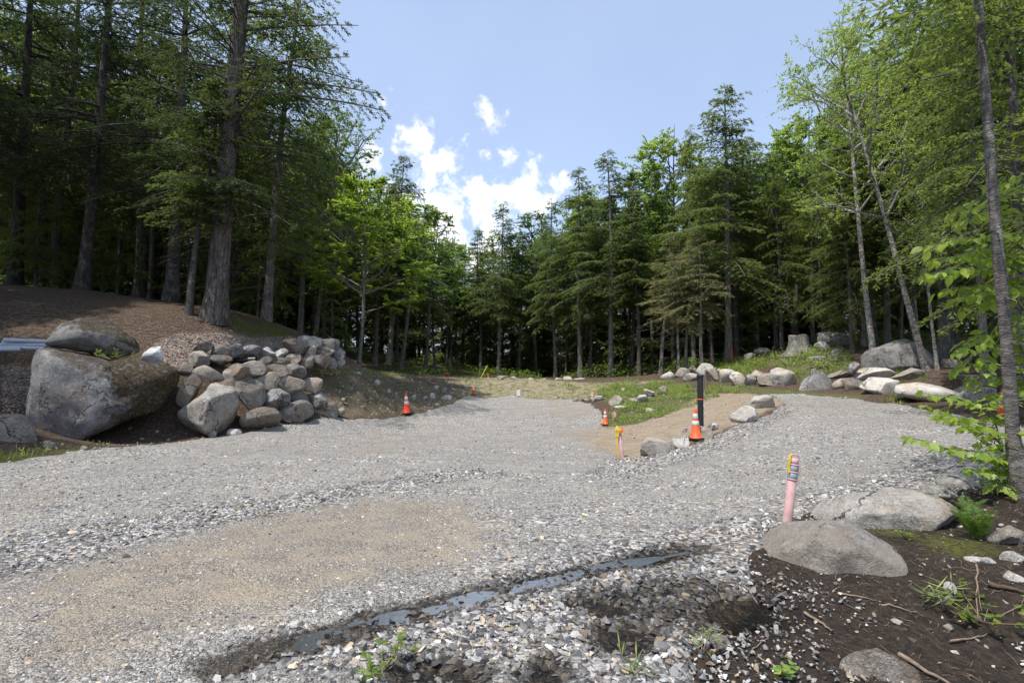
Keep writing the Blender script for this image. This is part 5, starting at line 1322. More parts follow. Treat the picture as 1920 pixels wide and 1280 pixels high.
cone(1135, 797, None, .46, 'orange cone at the low end of the weedy mound')
cone(1882, 783, None, .60, 'red-orange cone behind the slim leaning trunk', mat='red_orange', tilt=(0, .05))
cone(1111, 752, None, .42, 'pale faded cone standing behind the small rocks at the pad corner')

def marker_pipe(px, py, toppy, topx, d, label, rad):
    b = at(px, py, d); t_ = at(topx, toppy, d)
    L = float(np.linalg.norm(t_ - b)); dv = Vector(t_ - b).normalized()
    e = thing('marker_pipe', tuple(b), label, 'pipe', None, Vector((0, 0, 1)).rotation_difference(dv).to_euler())
    def Pp(prof, name, m, par=e, sides=24):
        V, F = lathe(prof, sides); return link(name, mesh_np(name, V, [F], m, True), par)
    Pp([(rad, -.15), (rad, L * .985), (rad * .93, L * .99), (rad * .9, L * .99), (rad * .88, L * .8)], 'tube', M['pink'])
    tube_ = e.children[0] if e.children else [o for o in COL.objects if o.parent == e][0]
    return e, L, rad, Pp, tube_
e, L, rr, Pp, tube_ = marker_pipe(1474, 996, 868, 1489, 4.75, 'pink plastic pipe with silver bands and yellow tape beside the half-sunk boulder', .0385)
for (a, b_) in ((.775, .855), (.885, .965)):
    Pp([(rr + .0005, L * a), (rr + .003, L * a + .003), (rr + .003, L * b_ - .003), (rr + .0005, L * b_)], 'silver_band', M['band'], tube_)
for a in (.765, .872, .98):
    Pp([(rr, L * a - .007), (rr + .006, L * a - .004), (rr + .0075, L * a), (rr + .006, L * a + .004), (rr, L * a + .007)], 'collar', M['pink'], tube_)
hw = rr * .92
hp = np.array([(-hw, 0, L * .97), (-hw, 0, L * 1.08), (-hw * .8, 0, L * 1.125), (hw * .8, 0, L * 1.125), (hw, 0, L * 1.08), (hw, 0, L * .97)])
V, F = tubes(hp[None], np.full((1, 6), .008), 8); hnd = link('handle', mesh_np('handle', V, [F], M['pink'], True), e)
V, F = lathe([(rr * .55, L * .98), (rr * .9, L * .99), (rr * .9, L * 1.07), (rr * .5, L * 1.075), (.001, L * 1.075)], 16); link('cap', mesh_np('cap', V, [F], M['pink'], True), e)
def ribbon(pts, w, name, mat, par, nvec=(0, -1, 0)):
    P = np.array(pts, float); Wd = np.array(nvec, float)
    T_ = np.gradient(P, axis=0); S = nrm(np.cross(T_, Wd)) * w / 2
    V = np.concatenate([P - S, P + S]); n = len(P)
    F = np.array([[i, i + 1, n + i + 1, n + i] for i in range(n - 1)])
    return link(name, mesh_np(name, V, [F], mat, True), par)
ribbon([(-hw - .004, -.012, L * 1.13), (-hw - .020, -.02, L * 1.10), (-hw - .018, -.026, L * 1.03), (-hw - .022, -.02, L * .96), (-hw - .012, -.026, L * .86)], .022, 'caution_tape', M['tape'], e)
V, F = tubes(np.array([[(hw + .002, 0, L * 1.06), (hw + .022, -.006, L * 1.04), (hw + .026, -.004, L * .95), (hw + .022, 0, L * .86), (hw + .012, 0, L * .84)]]), np.full((1, 5), .002), 5)
link('wire_loop', mesh_np('wire', V, [F], M['pvc'], True), e)
e, L, rr, Pp, tube_ = marker_pipe(1168, 862, 812, 1161, 11.25, 'thin pink pipe with yellow tape at the foot of the dirt slope', .042)
Pp([(rr + .001, L * .93), (rr + .006, L * .935), (rr + .006, L * 1.04), (rr * .8, L * 1.05), (.001, L * 1.05)], 'silver_band', M['band'], tube_)
ribbon([(-.02, -.05, L * 1.28), (-.06, -.06, L * 1.2), (.02, -.07, L * 1.12), (-.05, -.06, L * 1.02), (-.06, -.06, L * .9)], .07, 'caution_tape', M['tape'], e)
ribbon([(.03, -.05, L * 1.18), (.05, -.07, L * 1.10), (.0, -.07, L * 1.04)], .08, 'caution_tape', M['orange'], e)
ribbon([(-.05, -.04, L * 1.2), (-.075, -.05, L * .9), (-.085, -.05, L * .55), (-.09, -.03, L * .12)], .025, 'caution_tape', M['tape'], e)

def black_pipe():
    b = at(1314, 806, 12.6); t_ = at(1315, 702, 12.6); L = float(t_[2] - b[2]); r0 = .067
    e = thing('standpipe', tuple(b), 'tall black plastic standpipe rising behind the orange cone', 'pipe', None, (0, R(.5), 0))
    V, F = lathe([(r0, -.3), (r0, L * .97)], 26); tb = link('tube', mesh_np('tube', V, [F], M['black_pipe'], True), e)
    V, F = lathe([(r0 + .012, L * .955), (r0 + .016, L * .96), (r0 + .016, L * .985), (r0 + .008, L), (.001, L)], 26); link('cap', mesh_np('cap', V, [F], M['black_pipe'], True), tb)
    V, F = lathe([(r0 + .001, L * .545), (r0 + .004, L * .55), (r0 + .004, L * .56), (r0 + .001, L * .565)], 26); link('orange_string', mesh_np('band', V, [F], M['orange'], True), tb)
black_pipe()
def stake(px, py, topx, topy, d, w, mat, label, name='survey_stake', cat='stake'):
    b = at(px, py, d); b[2] = min(b[2], gz(b[0], b[1]) + .0) - .05; t_ = at(topx, topy, d)
    e = thing(name, tuple(b), label, cat)
    P = np.array([b, t_]) - b
    V, F = tubes(np.array([[P[0], P[0] * .5 + P[1] * .5, P[1]]]), np.full((1, 3), w / 2), 4)
    link('shaft', mesh_np('shaft', V, [F], M[mat]), e)
    return e, P
e, P = stake(899, 708, 914, 685, 33, .05, 'yellow_green', 'slanting yellow-green survey stake at the far treeline')
e, P = stake(916, 709, 915, 700, 33.5, .07, 'pvc_white', 'short white stake with an orange top at the far treeline')
V, F = lathe([(.07, float(P[1][2]) - .12), (.075, float(P[1][2])), (.001, float(P[1][2]) + .01)], 8); o_ = link('orange_tip', mesh_np('tip', V, [F], M['orange']), e); o_.location = (float(P[1][0]), 0, 0)
e, P = stake(1372, 672, 1372, 652, 28, .06, 'red_orange', 'thin red survey stake beside the thick trunk of the highest hemlock')
e, P = stake(1150, 790, 1150, 772, 16.4, .05, 'pink', 'short stake with pink ribbon behind the cone at the weedy mound')
ribbon([tuple(P[1] + (0.0, -.03, 0)), tuple(P[1] + (.05, -.04, -.05)), tuple(P[1] + (.03, -.05, -.14))], .08, 'ribbon', M['pink'], e)
e, P = stake(1206, 760, 1206, 744, 20, .05, 'pvc_white', 'thin white stake among the rocks of the weedy mound')
def white_board():
    b = at(972, 743, 27.0); e = thing('sign_board', tuple(b), 'small blank white board standing at the far edge of the pad', 'board')
    for nm, (sx, sy, sz), z0, m in (('panel', (.19, .02, .28), .03, 'pvc_white'), ('post', (.04, .04, .30), -.08, 'wood')):
        bm = bmesh.new(); bmesh.ops.create_cube(bm, size=1.0); bmesh.ops.scale(bm, vec=(sx, sy, sz), verts=bm.verts); bmesh.ops.translate(bm, vec=(0, .035 if nm == 'post' else 0, z0 + sz / 2), verts=bm.verts)
        bmesh.ops.bevel(bm, geom=bm.edges[:], offset=.005, segments=1, affect='EDGES')
        me = bpy.data.meshes.new(nm); bm.to_mesh(me); bm.free(); me.materials.append(M[m]); link(nm, me, e)
white_board()
def box_frame():
    b = at(837, 706, 32); e = thing('orange_marker', tuple(b), 'small square orange wooden frame on the far bank', 'marker')
    g = Geo(); s_ = .12
    for a, c in (((-s_, 0, 0), (-s_, 0, .2)), ((s_, 0, 0), (s_, 0, .2)), ((-s_, 0, .2), (s_, 0, .2))):
        g.add(*tubes(np.array([[a, c]], float), np.full((1, 2), .03), 4))
    link('frame', g.mesh('frame', M['tan_wood'] if 'tan_wood' in M else M['orange']), e)
box_frame()
# grey conduit stacked on the slope
for i, (x0, y0, x1, y1, d0, lab) in enumerate([(-60, 650, 84, 653, 12.9, 'grey conduit pipe lying lowest in the stack beside the huge boulder'), (-60, 645, 90, 647, 13.05, 'grey conduit pipe in the middle of the stack beside the huge boulder'),
                                               (8, 637, 92, 640, 13.1, 'grey conduit pipe lying on top of the stack beside the huge boulder'), (5, 641, 88, 643, 13.2, 'grey conduit pipe at the back of the stack beside the huge boulder'), (-60, 654, 40, 655, 12.7, 'short grey conduit pipe at the front of the stack by the huge boulder')]):
    a, b_ = at(x0, y0, d0), at(x1, y1, d0 + .3)
    V, F = tubes(np.array([[a, (a + b_) / 2, b_]]) - a, np.full((1, 3), .05), 14)
    V2, F2 = tubes(np.array([[b_, (a + b_) / 2, a]]) - a, np.full((1, 3), .042), 14)
    g = Geo(); g.add(V, F); g.add(V2, F2)
    o = link('conduit_pipe', g.mesh('conduit', M['pvc'], True), None, lab, 'pipe'); o.location = tuple(a)
a, b_ = at(433, 676, 15.9), at(480, 675, 16.0)
V, F = tubes(np.array([[a, a * .5 + b_ * .5, b_]]) - a, np.full((1, 3), .105), 20); V2, F2 = tubes(np.array([[b_, a * .5 + b_ * .5, a]]) - a, np.full((1, 3), .09), 20)
g = Geo(); g.add(V, F); g.add(V2, F2); o = link('drain_pipe', g.mesh('drain', M['black_pipe'], True), None, 'black drain pipe lying among the upper wall stones', 'pipe'); o.location = tuple(a)

# ------------------------------------------------------------------ near slim tree and leafy saplings
def near_tree():
    pts = [(1916, 905, 5.0), (1900, 830, 5.0), (1893, 720, 5.0), (1884, 600, 5.0), (1872, 480, 5.0), (1860, 350, 5.0), (1850, 200, 5.0), (1838, 60, 5.0), (1832, -60, 5.0), (1825, -260, 5.0), (1815, -520, 5.1), (1810, -800, 5.2)]
    P = np.array([at(*p) for p in pts]); b = P[0].copy(); b[2] = gz(b[0], b[1]) - .05; P[0] = b
    e = thing('slim_tree', tuple(b), 'slim dark leaning trunk with bare side twigs rising beside the leafy saplings', 'tree')
    K = 34; s = np.linspace(0, 1, len(P)); q = np.linspace(0, 1, K)
    Q = np.stack([np.interp(q, s, P[:, i]) for i in range(3)], -1) - b
    r = np.random.default_rng(4)
    rad = np.interp(q, s, [.074, .058, .052, .048, .045, .042, .039, .037, .034, .030, .024, .012]) * (1 + .05 * r.normal(size=K))
    g = Geo(); g.add(*tubes(Q[None], rad[None], 18))
    for k in range(34):
        t = r.uniform(.06, .62); p0 = np.array([np.interp(t, q, Q[:, i]) for i in range(3)])
        a = r.uniform(0, 6.28); L = r.uniform(.05, .55) ** 1.2; dv = np.array([math.cos(a), math.sin(a) * .7, r.uniform(-.2, .35)])
        C = np.array([p0 + dv * L * u + np.array([0, 0, -.18]) * L * u * u + r.normal(0, .012, 3) * u for u in (0, .35, .7, 1)])
        g.add(*tubes(C[None], np.array([[.008, .006, .004, .0018]]), 5))
    link('trunk', g.mesh('slim_trunk', M['near_bark'], True), e)
    # its crown, above the picture: hemlock sprays on upper branches
    n = 6000; t = r.uniform(.62, 1, n); a = r.uniform(0, 6.28, n); rr = r.random(n) ** .6 * 1.3 * (1.15 - t)
    P0 = np.stack([np.interp(t, q, Q[:, i]) for i in range(3)], -1); P0 += np.stack([np.cos(a) * rr * 2, np.sin(a) * rr * 2, -.3 * rr], -1)
    ld = nrm(np.stack([np.cos(a), np.sin(a), r.normal(-.3, .3, n)], -1) + r.normal(0, .4, (n, 3))); N = nrm(np.stack([r.normal(0, .4, n), r.normal(0, .4, n), np.ones(n)], -1))
    V, F = leaf_quads(P0, ld, N, .11 * r.uniform(.6, 1.3, n), .035 * r.uniform(.7, 1.3, n))
    gl = Geo(); gl.add(V, F, np.repeat(r.random(n), 2)); link('crown', gl.mesh('slim_crown', M['hemlock_lit']), e)
near_tree()

def leaf_mesh(name, kind, seed):
    """one broad leaf, 1 unit long, folded and drooping, a few lobes for maple"""
    r = np.random.default_rng(seed)
    if kind == 'beech':
        half = [(0, 0), (.12, .14), (.30, .27), (.52, .30), (.74, .20), (1.0, 0)]
    else:
        half = [(0, 0), (.06, .30), (.22, .26), (.42, .52), (.50, .24), (.72, .26), (.78, .14), (1.0, 0)]
    V = []; F = []
    mid = [(x, 0) for x, _ in half]
    def bend(x, y):
        return (x, y, -.30 * x * x + .22 * abs(y) - .35 * y * y + .02 * math.sin(9 * x))
    V = [bend(*m) for m in mid] + [bend(x, y) for x, y in half[1:-1]] + [bend(x, -y) for x, y in half[1:-1]]
    n = len(half); k = n - 2
    up = lambda i: i if i in (0, n - 1) else n + i - 1
    dn = lambda i: i if i in (0, n - 1) else n + k + i - 1
    for i in range(n - 1):
        for fn, flip in ((up, False), (dn, True)):
            q = [i, i + 1, fn(i + 1), fn(i)]
            q = [a for j, a in enumerate(q) if a not in q[:j]]
            if len(q) < 3: continue
            for j in range(1, len(q) - 1):
                t = (q[0], q[j], q[j + 1]); F.append(t if not flip else t[::-1])
    me = mesh_np(name, np.array(V), [np.array(F)], M['beech'], True, {'v': ('FACE', np.full(len(F), r.uniform(.1, .9)))})
    return me
LEAVES = {k: [leaf_mesh('leaf_%s_%d' % (k, i), k, i + 3) for i in range(4)] for k in ('beech', 'maple')}
def sapling(name, label, kind, base, branches, leaf_len, spacing, cap, seed):
    """branches: pixel+distance polylines; leaves alternate along side twigs"""
    r = np.random.default_rng(seed)
    b = np.array(base); e = thing(name, tuple(b), label, 'sapling')
    g = Geo(); L = []
    for (pl, r0, side_len) in branches:
        P = np.array([at(*p) for p in pl]) - b
        s = np.concatenate([[0], np.cumsum(np.linalg.norm(np.diff(P, axis=0), axis=1))]); n = max(int(s[-1] / .06), 5)
        q = np.linspace(0, s[-1], n); C = np.stack([np.interp(q, s, P[:, i]) for i in range(3)], -1)
        C += np.cumsum(r.normal(0, .006, C.shape), 0)
        g.add(*tubes(C[None], np.linspace(r0, r0 * .3, n)[None], 7))
        if not side_len: continue
        tw = max(int(s[-1] / spacing), 3)
        for k in range(tw + 1):
            u = (.12 + .88 * k / tw) * (n - 1); i = int(min(u, n - 2)); p0 = C[i] + (C[i + 1] - C[i]) * (u - i)
            dv = nrm((C[i + 1] - C[i])[None])[0]; sidev = nrm(np.cross(dv, [0, 0, 1])[None])[0] * (1 if k % 2 else -1)
            tl = side_len * r.uniform(.5, 1.2) * (1.1 - .5 * k / tw) if k < tw else side_len * .5
            d2 = nrm((dv * .6 + sidev * (.9 if k < tw else 0) + np.array([0, 0, r.normal(0, .12)]))[None])[0]
            E2 = np.array([p0 + d2 * tl * w + np.array([0, 0, -.12]) * tl * w * w for w in (0, .5, 1)])
            g.add(*tubes(E2[None], np.array([[.0035, .0025, .0012]]), 4))
            m = max(int(tl / (leaf_len * .42)), 2)
            for j in range(m):
                w = (j + .8) / m; pp = p0 + d2 * tl * w + np.array([0, 0, -.12]) * tl * w * w
                sg = 1 if j % 2 else -1
                L.append((pp, nrm((d2 * .55 + np.cross(d2, [0, 0, 1]) * sg * (.85 if j < m - 1 else .1) + r.normal(0, .18, 3) + np.array([0, 0, -.38]))[None])[0], leaf_len * r.uniform(.6, 1.2)))
    link('stem', g.mesh('stem', M['near_bark'], True), e)
    order = list(range(len(L))); random.Random(seed).shuffle(order)
    rest = Geo()
    for c, i in enumerate(order):
        p, dv, ln = L[i]
        up_ = nrm((np.array([0, 0, 1.]) + r.normal(0, .35, 3))[None])[0]
        X = Vector(dv); Yv = Vector(up_).cross(X).normalized(); Zv = X.cross(Yv)
        Mx = Matrix((X, Yv, Zv)).transposed()
        me = LEAVES[kind][i % 4]
        if c < cap:
            o = link('leaf', me, e); o.location = tuple(p); o.rotation_euler = Mx.to_euler(); o.scale = (ln,) * 3
        else:
            co = np.empty(len(me.vertices) * 3, np.float32); me.vertices.foreach_get('co', co)
            V = co.reshape(-1, 3) @ np.array(Mx).T * ln + p
            rest.add(V, np.array([pl.vertices[:] for pl in me.polygons]), np.full(len(me.polygons), r.random()))
    if rest.n:
        o = link('foliage', rest.mesh('foliage', M['beech']), e); o['kind'] = 'stuff'
    print(name, 'leaves', len(L))
b0 = at(1960, 900, 5.6); b0[2] = gz(b0[0], b0[1])
beech_br = [([(1958, 900, 5.6), (1962, 700, 5.6), (1958, 500, 5.6), (1950, 300, 5.6), (1945, 150, 5.6)], .02, 0),
            ([(1958, 540, 5.6), (1900, 505, 5.5), (1830, 500, 5.4), (1765, 512, 5.3)], .008, .26), ([(1958, 500, 5.6), (1890, 450, 5.5), (1820, 440, 5.4), (1752, 458, 5.3)], .008, .26),
            ([(1958, 440, 5.6), (1905, 380, 5.5), (1850, 365, 5.5), (1800, 400, 5.4)], .008, .24), ([(1960, 640, 5.6), (1900, 560, 5.5), (1850, 545, 5.5), (1800, 560, 5.4)], .008, .22),
            ([(1960, 700, 5.6), (1905, 640, 5.6), (1850, 620, 5.5), (1795, 655, 5.4)], .007, .22), ([(1960, 740, 5.6), (1900, 690, 5.5), (1850, 680, 5.5), (1815, 690, 5.4)], .007, .20),
            ([(1955, 330, 5.6), (1915, 320, 5.5), (1880, 340, 5.4)], .007, .22), ([(1960, 600, 5.6), (1930, 590, 5.4), (1895, 610, 5.3)], .006, .22), ([(1960, 480, 5.6), (1930, 470, 5.9), (1890, 490, 6.0), (1850, 470, 6.0)], .006, .24)]
beech_br += [([(a + 12, b + 22, c + .3) for a, b, c in pl], r_, sl) for pl, r_, sl in beech_br[1:8]]
sapling('beech_sapling', 'leafy bright green beech sapling with layered branches behind the slim leaning trunk', 'beech', b0, beech_br, .12, .06, 170, 8)
b1 = at(1893, 905, 5.3); b1[2] = gz(b1[0], b1[1])
maple_br = [([(1893, 905, 5.3), (1885, 860, 5.3), (1870, 800, 5.3), (1850, 740, 5.3), (1838, 700, 5.3)], .009, .20), ([(1880, 830, 5.3), (1840, 800, 5.2), (1790, 785, 5.1), (1735, 770, 5.0)], .006, .17),
            ([(1885, 870, 5.3), (1830, 850, 5.1), (1770, 845, 5.0), (1700, 825, 4.9)], .006, .15), ([(1870, 800, 5.3), (1840, 765, 5.3), (1790, 750, 5.3), (1745, 745, 5.3)], .005, .15),
            ([(1865, 780, 5.3), (1890, 740, 5.3), (1915, 730, 5.4)], .005, .18), ([(1890, 890, 5.3), (1860, 880, 5.1), (1830, 885, 5.0)], .006, .18), ([(1892, 900, 5.3), (1880, 850, 5.1), (1900, 820, 5.0)], .006, .2),
            ([(1890, 890, 5.3), (1905, 860, 5.4), (1935, 850, 5.4)], .005, .2), ([(1880, 850, 5.3), (1850, 820, 5.4), (1830, 800, 5.5)], .005, .18), ([(1892, 900, 5.3), (1870, 895, 5.2), (1885, 915, 5.0)], .005, .15)]
sapling('maple_sapling', 'low bright maple sapling reaching over the road edge above the flat pale slab', 'maple', b1, maple_br, .09, .055, 130, 9)

# ------------------------------------------------------------------ ferns, weeds, grass
def fern(px, py, h, label, nf=9, seed=1, name='fern', fan=None):
    g0 = ghit(px, py); r = np.random.default_rng(seed)
    e = thing(name, (g0[0], g0[1], gz(g0[0], g0[1]) - .01), label, 'fern')
    for k in range(nf):
        a = r.uniform(0, 6.28); L = h * r.uniform(.7, 1.15); lean = r.uniform(.25, .7)
        hd = np.array([math.cos(a), math.sin(a), 0]); s = np.linspace(0, 1, 16)
        C = hd * (L * lean * s ** 1.3)[:, None] + np.array([0, 0, 1.]) * (L * (s - .28 * s ** 2.5))[:, None]
        g = Geo(); V, F = tubes(C[None], np.linspace(.004, .001, 16)[None], 4); g.add(V, F, np.full(len(F), .2))
        m = 40; u = np.repeat(np.linspace(.12, .98, m // 2), 2); sg = np.tile([1., -1.], m // 2)
        P = np.stack([np.interp(u, s, C[:, i]) for i in range(3)], -1); tan = nrm(np.stack([np.gradient(C[:, i]) for i in range(3)], -1)); tn = np.stack([np.interp(u, s, tan[:, i]) for i in range(3)], -1)
        sv = np.cross(hd, [0, 0, 1.]); ln = L * .26 * np.sin(np.clip(u, .05, 1) ** .7 * math.pi) ** .8 + .01
        D = nrm(sv[None] * sg[:, None] + tn * .35 + r.normal(0, .08, (m, 3))); N = nrm(np.cross(tn, sv)[:, :] + r.normal(0, .15, (m, 3)))
        V, F = leaf_quads(P, D, N, ln, ln * .17); g.add(V, F, np.repeat(r.random(m) * .8, 2))
        link('frond', g.mesh('frond', M['fernm']), e)
fern(1832, 1010, .36, 'feathery green fern beside the rust-tinged boulder', 8, 3)
fern(1815, 965, .22, 'smaller fern behind the feathery one', 6, 4)
fern(205, 690, .30, 'tuft of fern growing in the cleft of the huge boulder', 7, 5) if False else None

def blades(P, h, w, r, lean=.5):
    n = len(P); a = r.uniform(0, 6.28, n); dv = np.stack([np.cos(a), np.sin(a), np.zeros(n)], -1); sv = np.stack([-np.sin(a), np.cos(a), np.zeros(n)], -1)
    l = r.uniform(.1, lean, n)
    p1 = P + dv * (h * l * .4)[:, None] + np.array([0, 0, 1.]) * (h * .6)[:, None]; p2 = P + dv * (h * l)[:, None] + np.array([0, 0, 1.]) * (h * (1 - .35 * l))[:, None]
    V = np.stack([P - sv * (w / 2)[:, None], P + sv * (w / 2)[:, None], p1 - sv * (w * .4)[:, None], p1 + sv * (w * .4)[:, None], p2], 1).reshape(-1, 3)
    i = np.arange(n) * 5
    F = np.stack([np.stack([i, i + 1, i + 3], -1), np.stack([i, i + 3, i + 2], -1), np.stack([i + 2, i + 3, i + 4], -1)], 1).reshape(-1, 3)
    return V, F
def grass_stuff():
    r = np.random.default_rng(21); g = Geo()
    def patch(poly, dens, h, w, margin=.2, leafy=.35, clump=.5):
        lo, hi = poly.min(0) - .6, poly.max(0) + .6; n = int(dens * (hi - lo).prod())
        x = r.uniform(lo[0], hi[0], n); y = r.uniform(lo[1], hi[1], n)
        s = sdf(x, y, poly) + .5 * fbm2(x * 1.1, y * 1.1, 71, 3); k = (s > -margin) & (fbm2(x * 1.3, y * 1.3, 77, 3) > clump - .8) & (sdf(x, y, Z_ROAD) < -.02)
        x, y = x[k], y[k]; n = len(x)
        if not n: return
        P = np.stack([x, y, H(x, y) - .01], -1); hh = h * r.lognormal(0, .35, n) * (1 + .5 * fbm2(x * .9, y * .9, 79, 2))
        hh = np.clip(hh, .02, h * 2.4)
        V, F = blades(P, hh, w * r.uniform(.6, 1.3, n), r, .9); g.add(V, F, np.repeat(np.clip(.5 + .35 * fbm2(x * .8, y * .8, 73, 2) + r.normal(0, .18, n), 0, 1), 3))
        m = int(n * leafy); i = r.integers(0, n, m); Q = P[i] + np.stack([r.normal(0, .06, m), r.normal(0, .06, m), hh[i] * r.uniform(.3, 1.0, m)], -1)
        a = r.uniform(0, 6.28, m); D = nrm(np.stack([np.cos(a), np.sin(a), r.normal(.1, .3, m)], -1)); N = nrm(np.stack([r.normal(0, .4, m), r.normal(0, .4, m), np.ones(m)], -1))
        V, F = leaf_quads(Q, D, N, r.uniform(.04, .10, m) * (h / .16), r.uniform(.025, .055, m) * (h / .16)); g.add(V, F, np.repeat(np.clip(r.normal(.45, .25, m), 0, 1), 2))
    patch(Z_GREEN[0], 230, .15, .020, clump=.8, leafy=1.2); patch(Z_GREEN[1], 200, .26, .022); patch(Z_GREEN[2], 130, .26, .024, clump=.7); patch(Z_GREEN[3], 160, .13, .018, clump=.8)
    patch(Z_BANK, 45, .10, .014, clump=.95, leafy=.6); patch(Z_FAR, 26, .20, .024, clump=.85, leafy=.5)
    for pix in ([(1610, 745), (1670, 742), (1760, 770), (1720, 775), (1640, 755)], [(1380, 735), (1500, 742), (1600, 748), (1590, 738), (1480, 732), (1390, 728)], [(1640, 706), (1720, 708), (1720, 716), (1640, 716)],
                [(0, 880), (90, 862), (180, 845), (170, 838), (60, 850), (0, 862)], [(1060, 720), (1130, 722), (1130, 735), (1080, 738)], [(600, 690), (680, 694), (760, 700), (740, 706), (620, 698)], [(1130, 790), (1190, 797), (1180, 803), (1130, 803)]):
        patch(zone(pix), (150 if pix[0][0] == 1380 else 240) if pix[0][0] != 600 else 90, .12, .014, clump=.7)
    o = link('grass', g.mesh('grass', M['grassm']), kind='stuff'); o['label'] = 'grass and low weeds on the mound, the banks and between the boulders'
    print('grass tris', sum(len(f) for f in g.F[3]))
grass_stuff()
def undergrowth():
    r = np.random.default_rng(88); n = 90000
    d = r.uniform(22, 56, n); px = r.uniform(-50, 1980, n); x = (px - 960) / FPX * d
    edge = np.interp(px, [-200, 300, 600, 660, 800, 900, 1050, 1200, 1300, 1450, 1600, 1750, 2100], [23, 25, 27, 30, 31, 38, 38, 35, 31, 29, 26, 21, 19])
    f = fbm2(x * .35, d * .35, 93, 3)
    k = (d > edge) & (f + .25 * r.normal(size=n) > .05); x, d, f = x[k], d[k], f[k]; n = len(x)
    hgt = r.random(n) ** .8 * np.clip(.25 + .9 * f, .08, 1.0)
    P = np.stack([x, d, H(x, d) + hgt], -1); a = r.uniform(0, 6.28, n)
    D = nrm(np.stack([np.cos(a), np.sin(a), r.normal(-.1, .3, n)], -1)); N = nrm(np.stack([r.normal(0, .45, n), r.normal(0, .45, n), np.ones(n)], -1))
    g = Geo(); V, F = leaf_quads(P, D, N, r.uniform(.12, .28, n), r.uniform(.07, .15, n)); g.add(V, F, np.repeat(r.random(n) * .8, 2))
    o = link('undergrowth', g.mesh('undergrowth', M['leafgreen']), kind='stuff'); o['label'] = 'low leafy undergrowth on the shaded forest floor'
undergrowth()

def weed(px, py, h, n, label, name='weed', seed=1, spread=.12, mat='beech', leaf=(.05, .032), at_=None):
    g0 = ghit(px, py) if at_ is None else at_; r = np.random.default_rng(seed); k = g0[1] / 3.0
    e = thing(name, (g0[0], g0[1], gz(g0[0], g0[1]) if at_ is None else g0[2]), label, 'plant')
    g = Geo(); gl = Geo()
    for j in range(max(n // 7, 3)):
        a = r.uniform(0, 6.28); rr = spread * r.random(); p = np.array([rr * math.cos(a), rr * math.sin(a), 0]); dv = np.array([math.cos(a) * .5, math.sin(a) * .5, 1]) * h * r.uniform(.6, 1.1)
        C = np.array([p * .1, p + dv * .5, p + dv]); g.add(*tubes(C[None], np.array([[.003, .0022, .001]]) * max(1, k * .5), 4))
        m = 7; u = r.uniform(.25, 1, m); P = p + dv * u[:, None]; b = r.uniform(0, 6.28, m)
        D = nrm(np.stack([np.cos(b), np.sin(b), r.normal(.15, .3, m)], -1)); N = nrm(np.stack([r.normal(0, .3, m), r.normal(0, .3, m), np.ones(m)], -1))
        V, F = leaf_quads(P, D, N, leaf[0] * r.uniform(.6, 1.3, m), leaf[1] * r.uniform(.7, 1.3, m)); gl.add(V, F, np.repeat(r.random(m), 2))
    link('stem', g.mesh('weed_stem', M['stick']), e); link('foliage', gl.mesh('weed_leaves', M[mat]), e)
weed(715, 1262, .15, 70, 'clump of round-leaved weeds beside the bottom puddle', seed=3, mat='maple', leaf=(.036, .03))
weed(1845, 1165, .16, 70, 'small leafy plant in the dark soil below the stones', seed=5, spread=.2, mat='maple')
weed(1700, 1010, .08, 24, 'tiny sprout between the two speckled boulders', seed=6, spread=.05, mat='maple', leaf=(.035, .02))
weed(1480, 1262, .07, 22, 'tiny green seedling in the mud', seed=7, spread=.08, leaf=(.05, .03))
weed(1185, 1262, .12, 30, 'thin grass tuft in the loose gravel near the muddy rock', seed=8, spread=.05, mat='grassm', leaf=(.09, .008), name='grass_tuft')
weed(1315, 1225, .12, 30, 'thin grass tuft beside the muddy rock', seed=9, spread=.05, mat='grassm', leaf=(.09, .008), name='grass_tuft')
weed(1755, 1130, .14, 50, 'wispy grass tuft beside the pinkish stone', seed=10, spread=.08, mat='grassm', leaf=(.12, .008), name='grass_tuft')
weed(525, 600, .9, 320, 'light green shrub on the hill crest past the massive conifer', 'shrub', 11, .8, 'maple', (.16, .10))
weed(1000, 706, .7, 150, 'small bright shrub behind the far rocks', 'shrub', 12, .9, 'beech', (.22, .14))
weed(925, 704, .9, 110, 'small bright shrub by the straight pale trunk', 'shrub', 13, .6, 'maple', (.22, .14))
weed(1260, 690, .9, 200, 'dark low shrub behind the far tip of the edging row', 'shrub', 14, 1.0, 'leafgreen', (.2, .12))
weed(1180, 700, .8, 200, 'dark low shrub between the pale trunks of the treeline', 'shrub', 15, 1.2, 'leafgreen', (.2, .12))
weed(1540, 690, .5, 160, 'bushy green weed above the lone rounded boulder', 'shrub', 16, .5, 'maple', (.12, .07))
weed(1515, 672, .5, 160, 'bushy green weed below the stump', 'shrub', 17, .6, 'maple', (.12, .07))
weed(755, 727, .3, 30, 'single tall weed on the earth bank above the red-orange cone', 'weed', 18, .12, 'grassm', (.1, .03))
weed(0, 0, .22, 90, 'tuft of ferny weeds growing in the cleft of the huge boulder', 'weed', 31, .35, 'fernm', (.10, .03), at(212, 674, 11.75))
weed(160, 535, .8, 260, 'low hemlock brush on the dark hill crest', 'shrub', 19, 1.4, 'hemlock_lit', (.2, .05))
weed(330, 560, .7, 260, 'low dark brush beneath the hill trunks', 'shrub', 20, 1.2, 'hemlock_lit', (.2, .05))

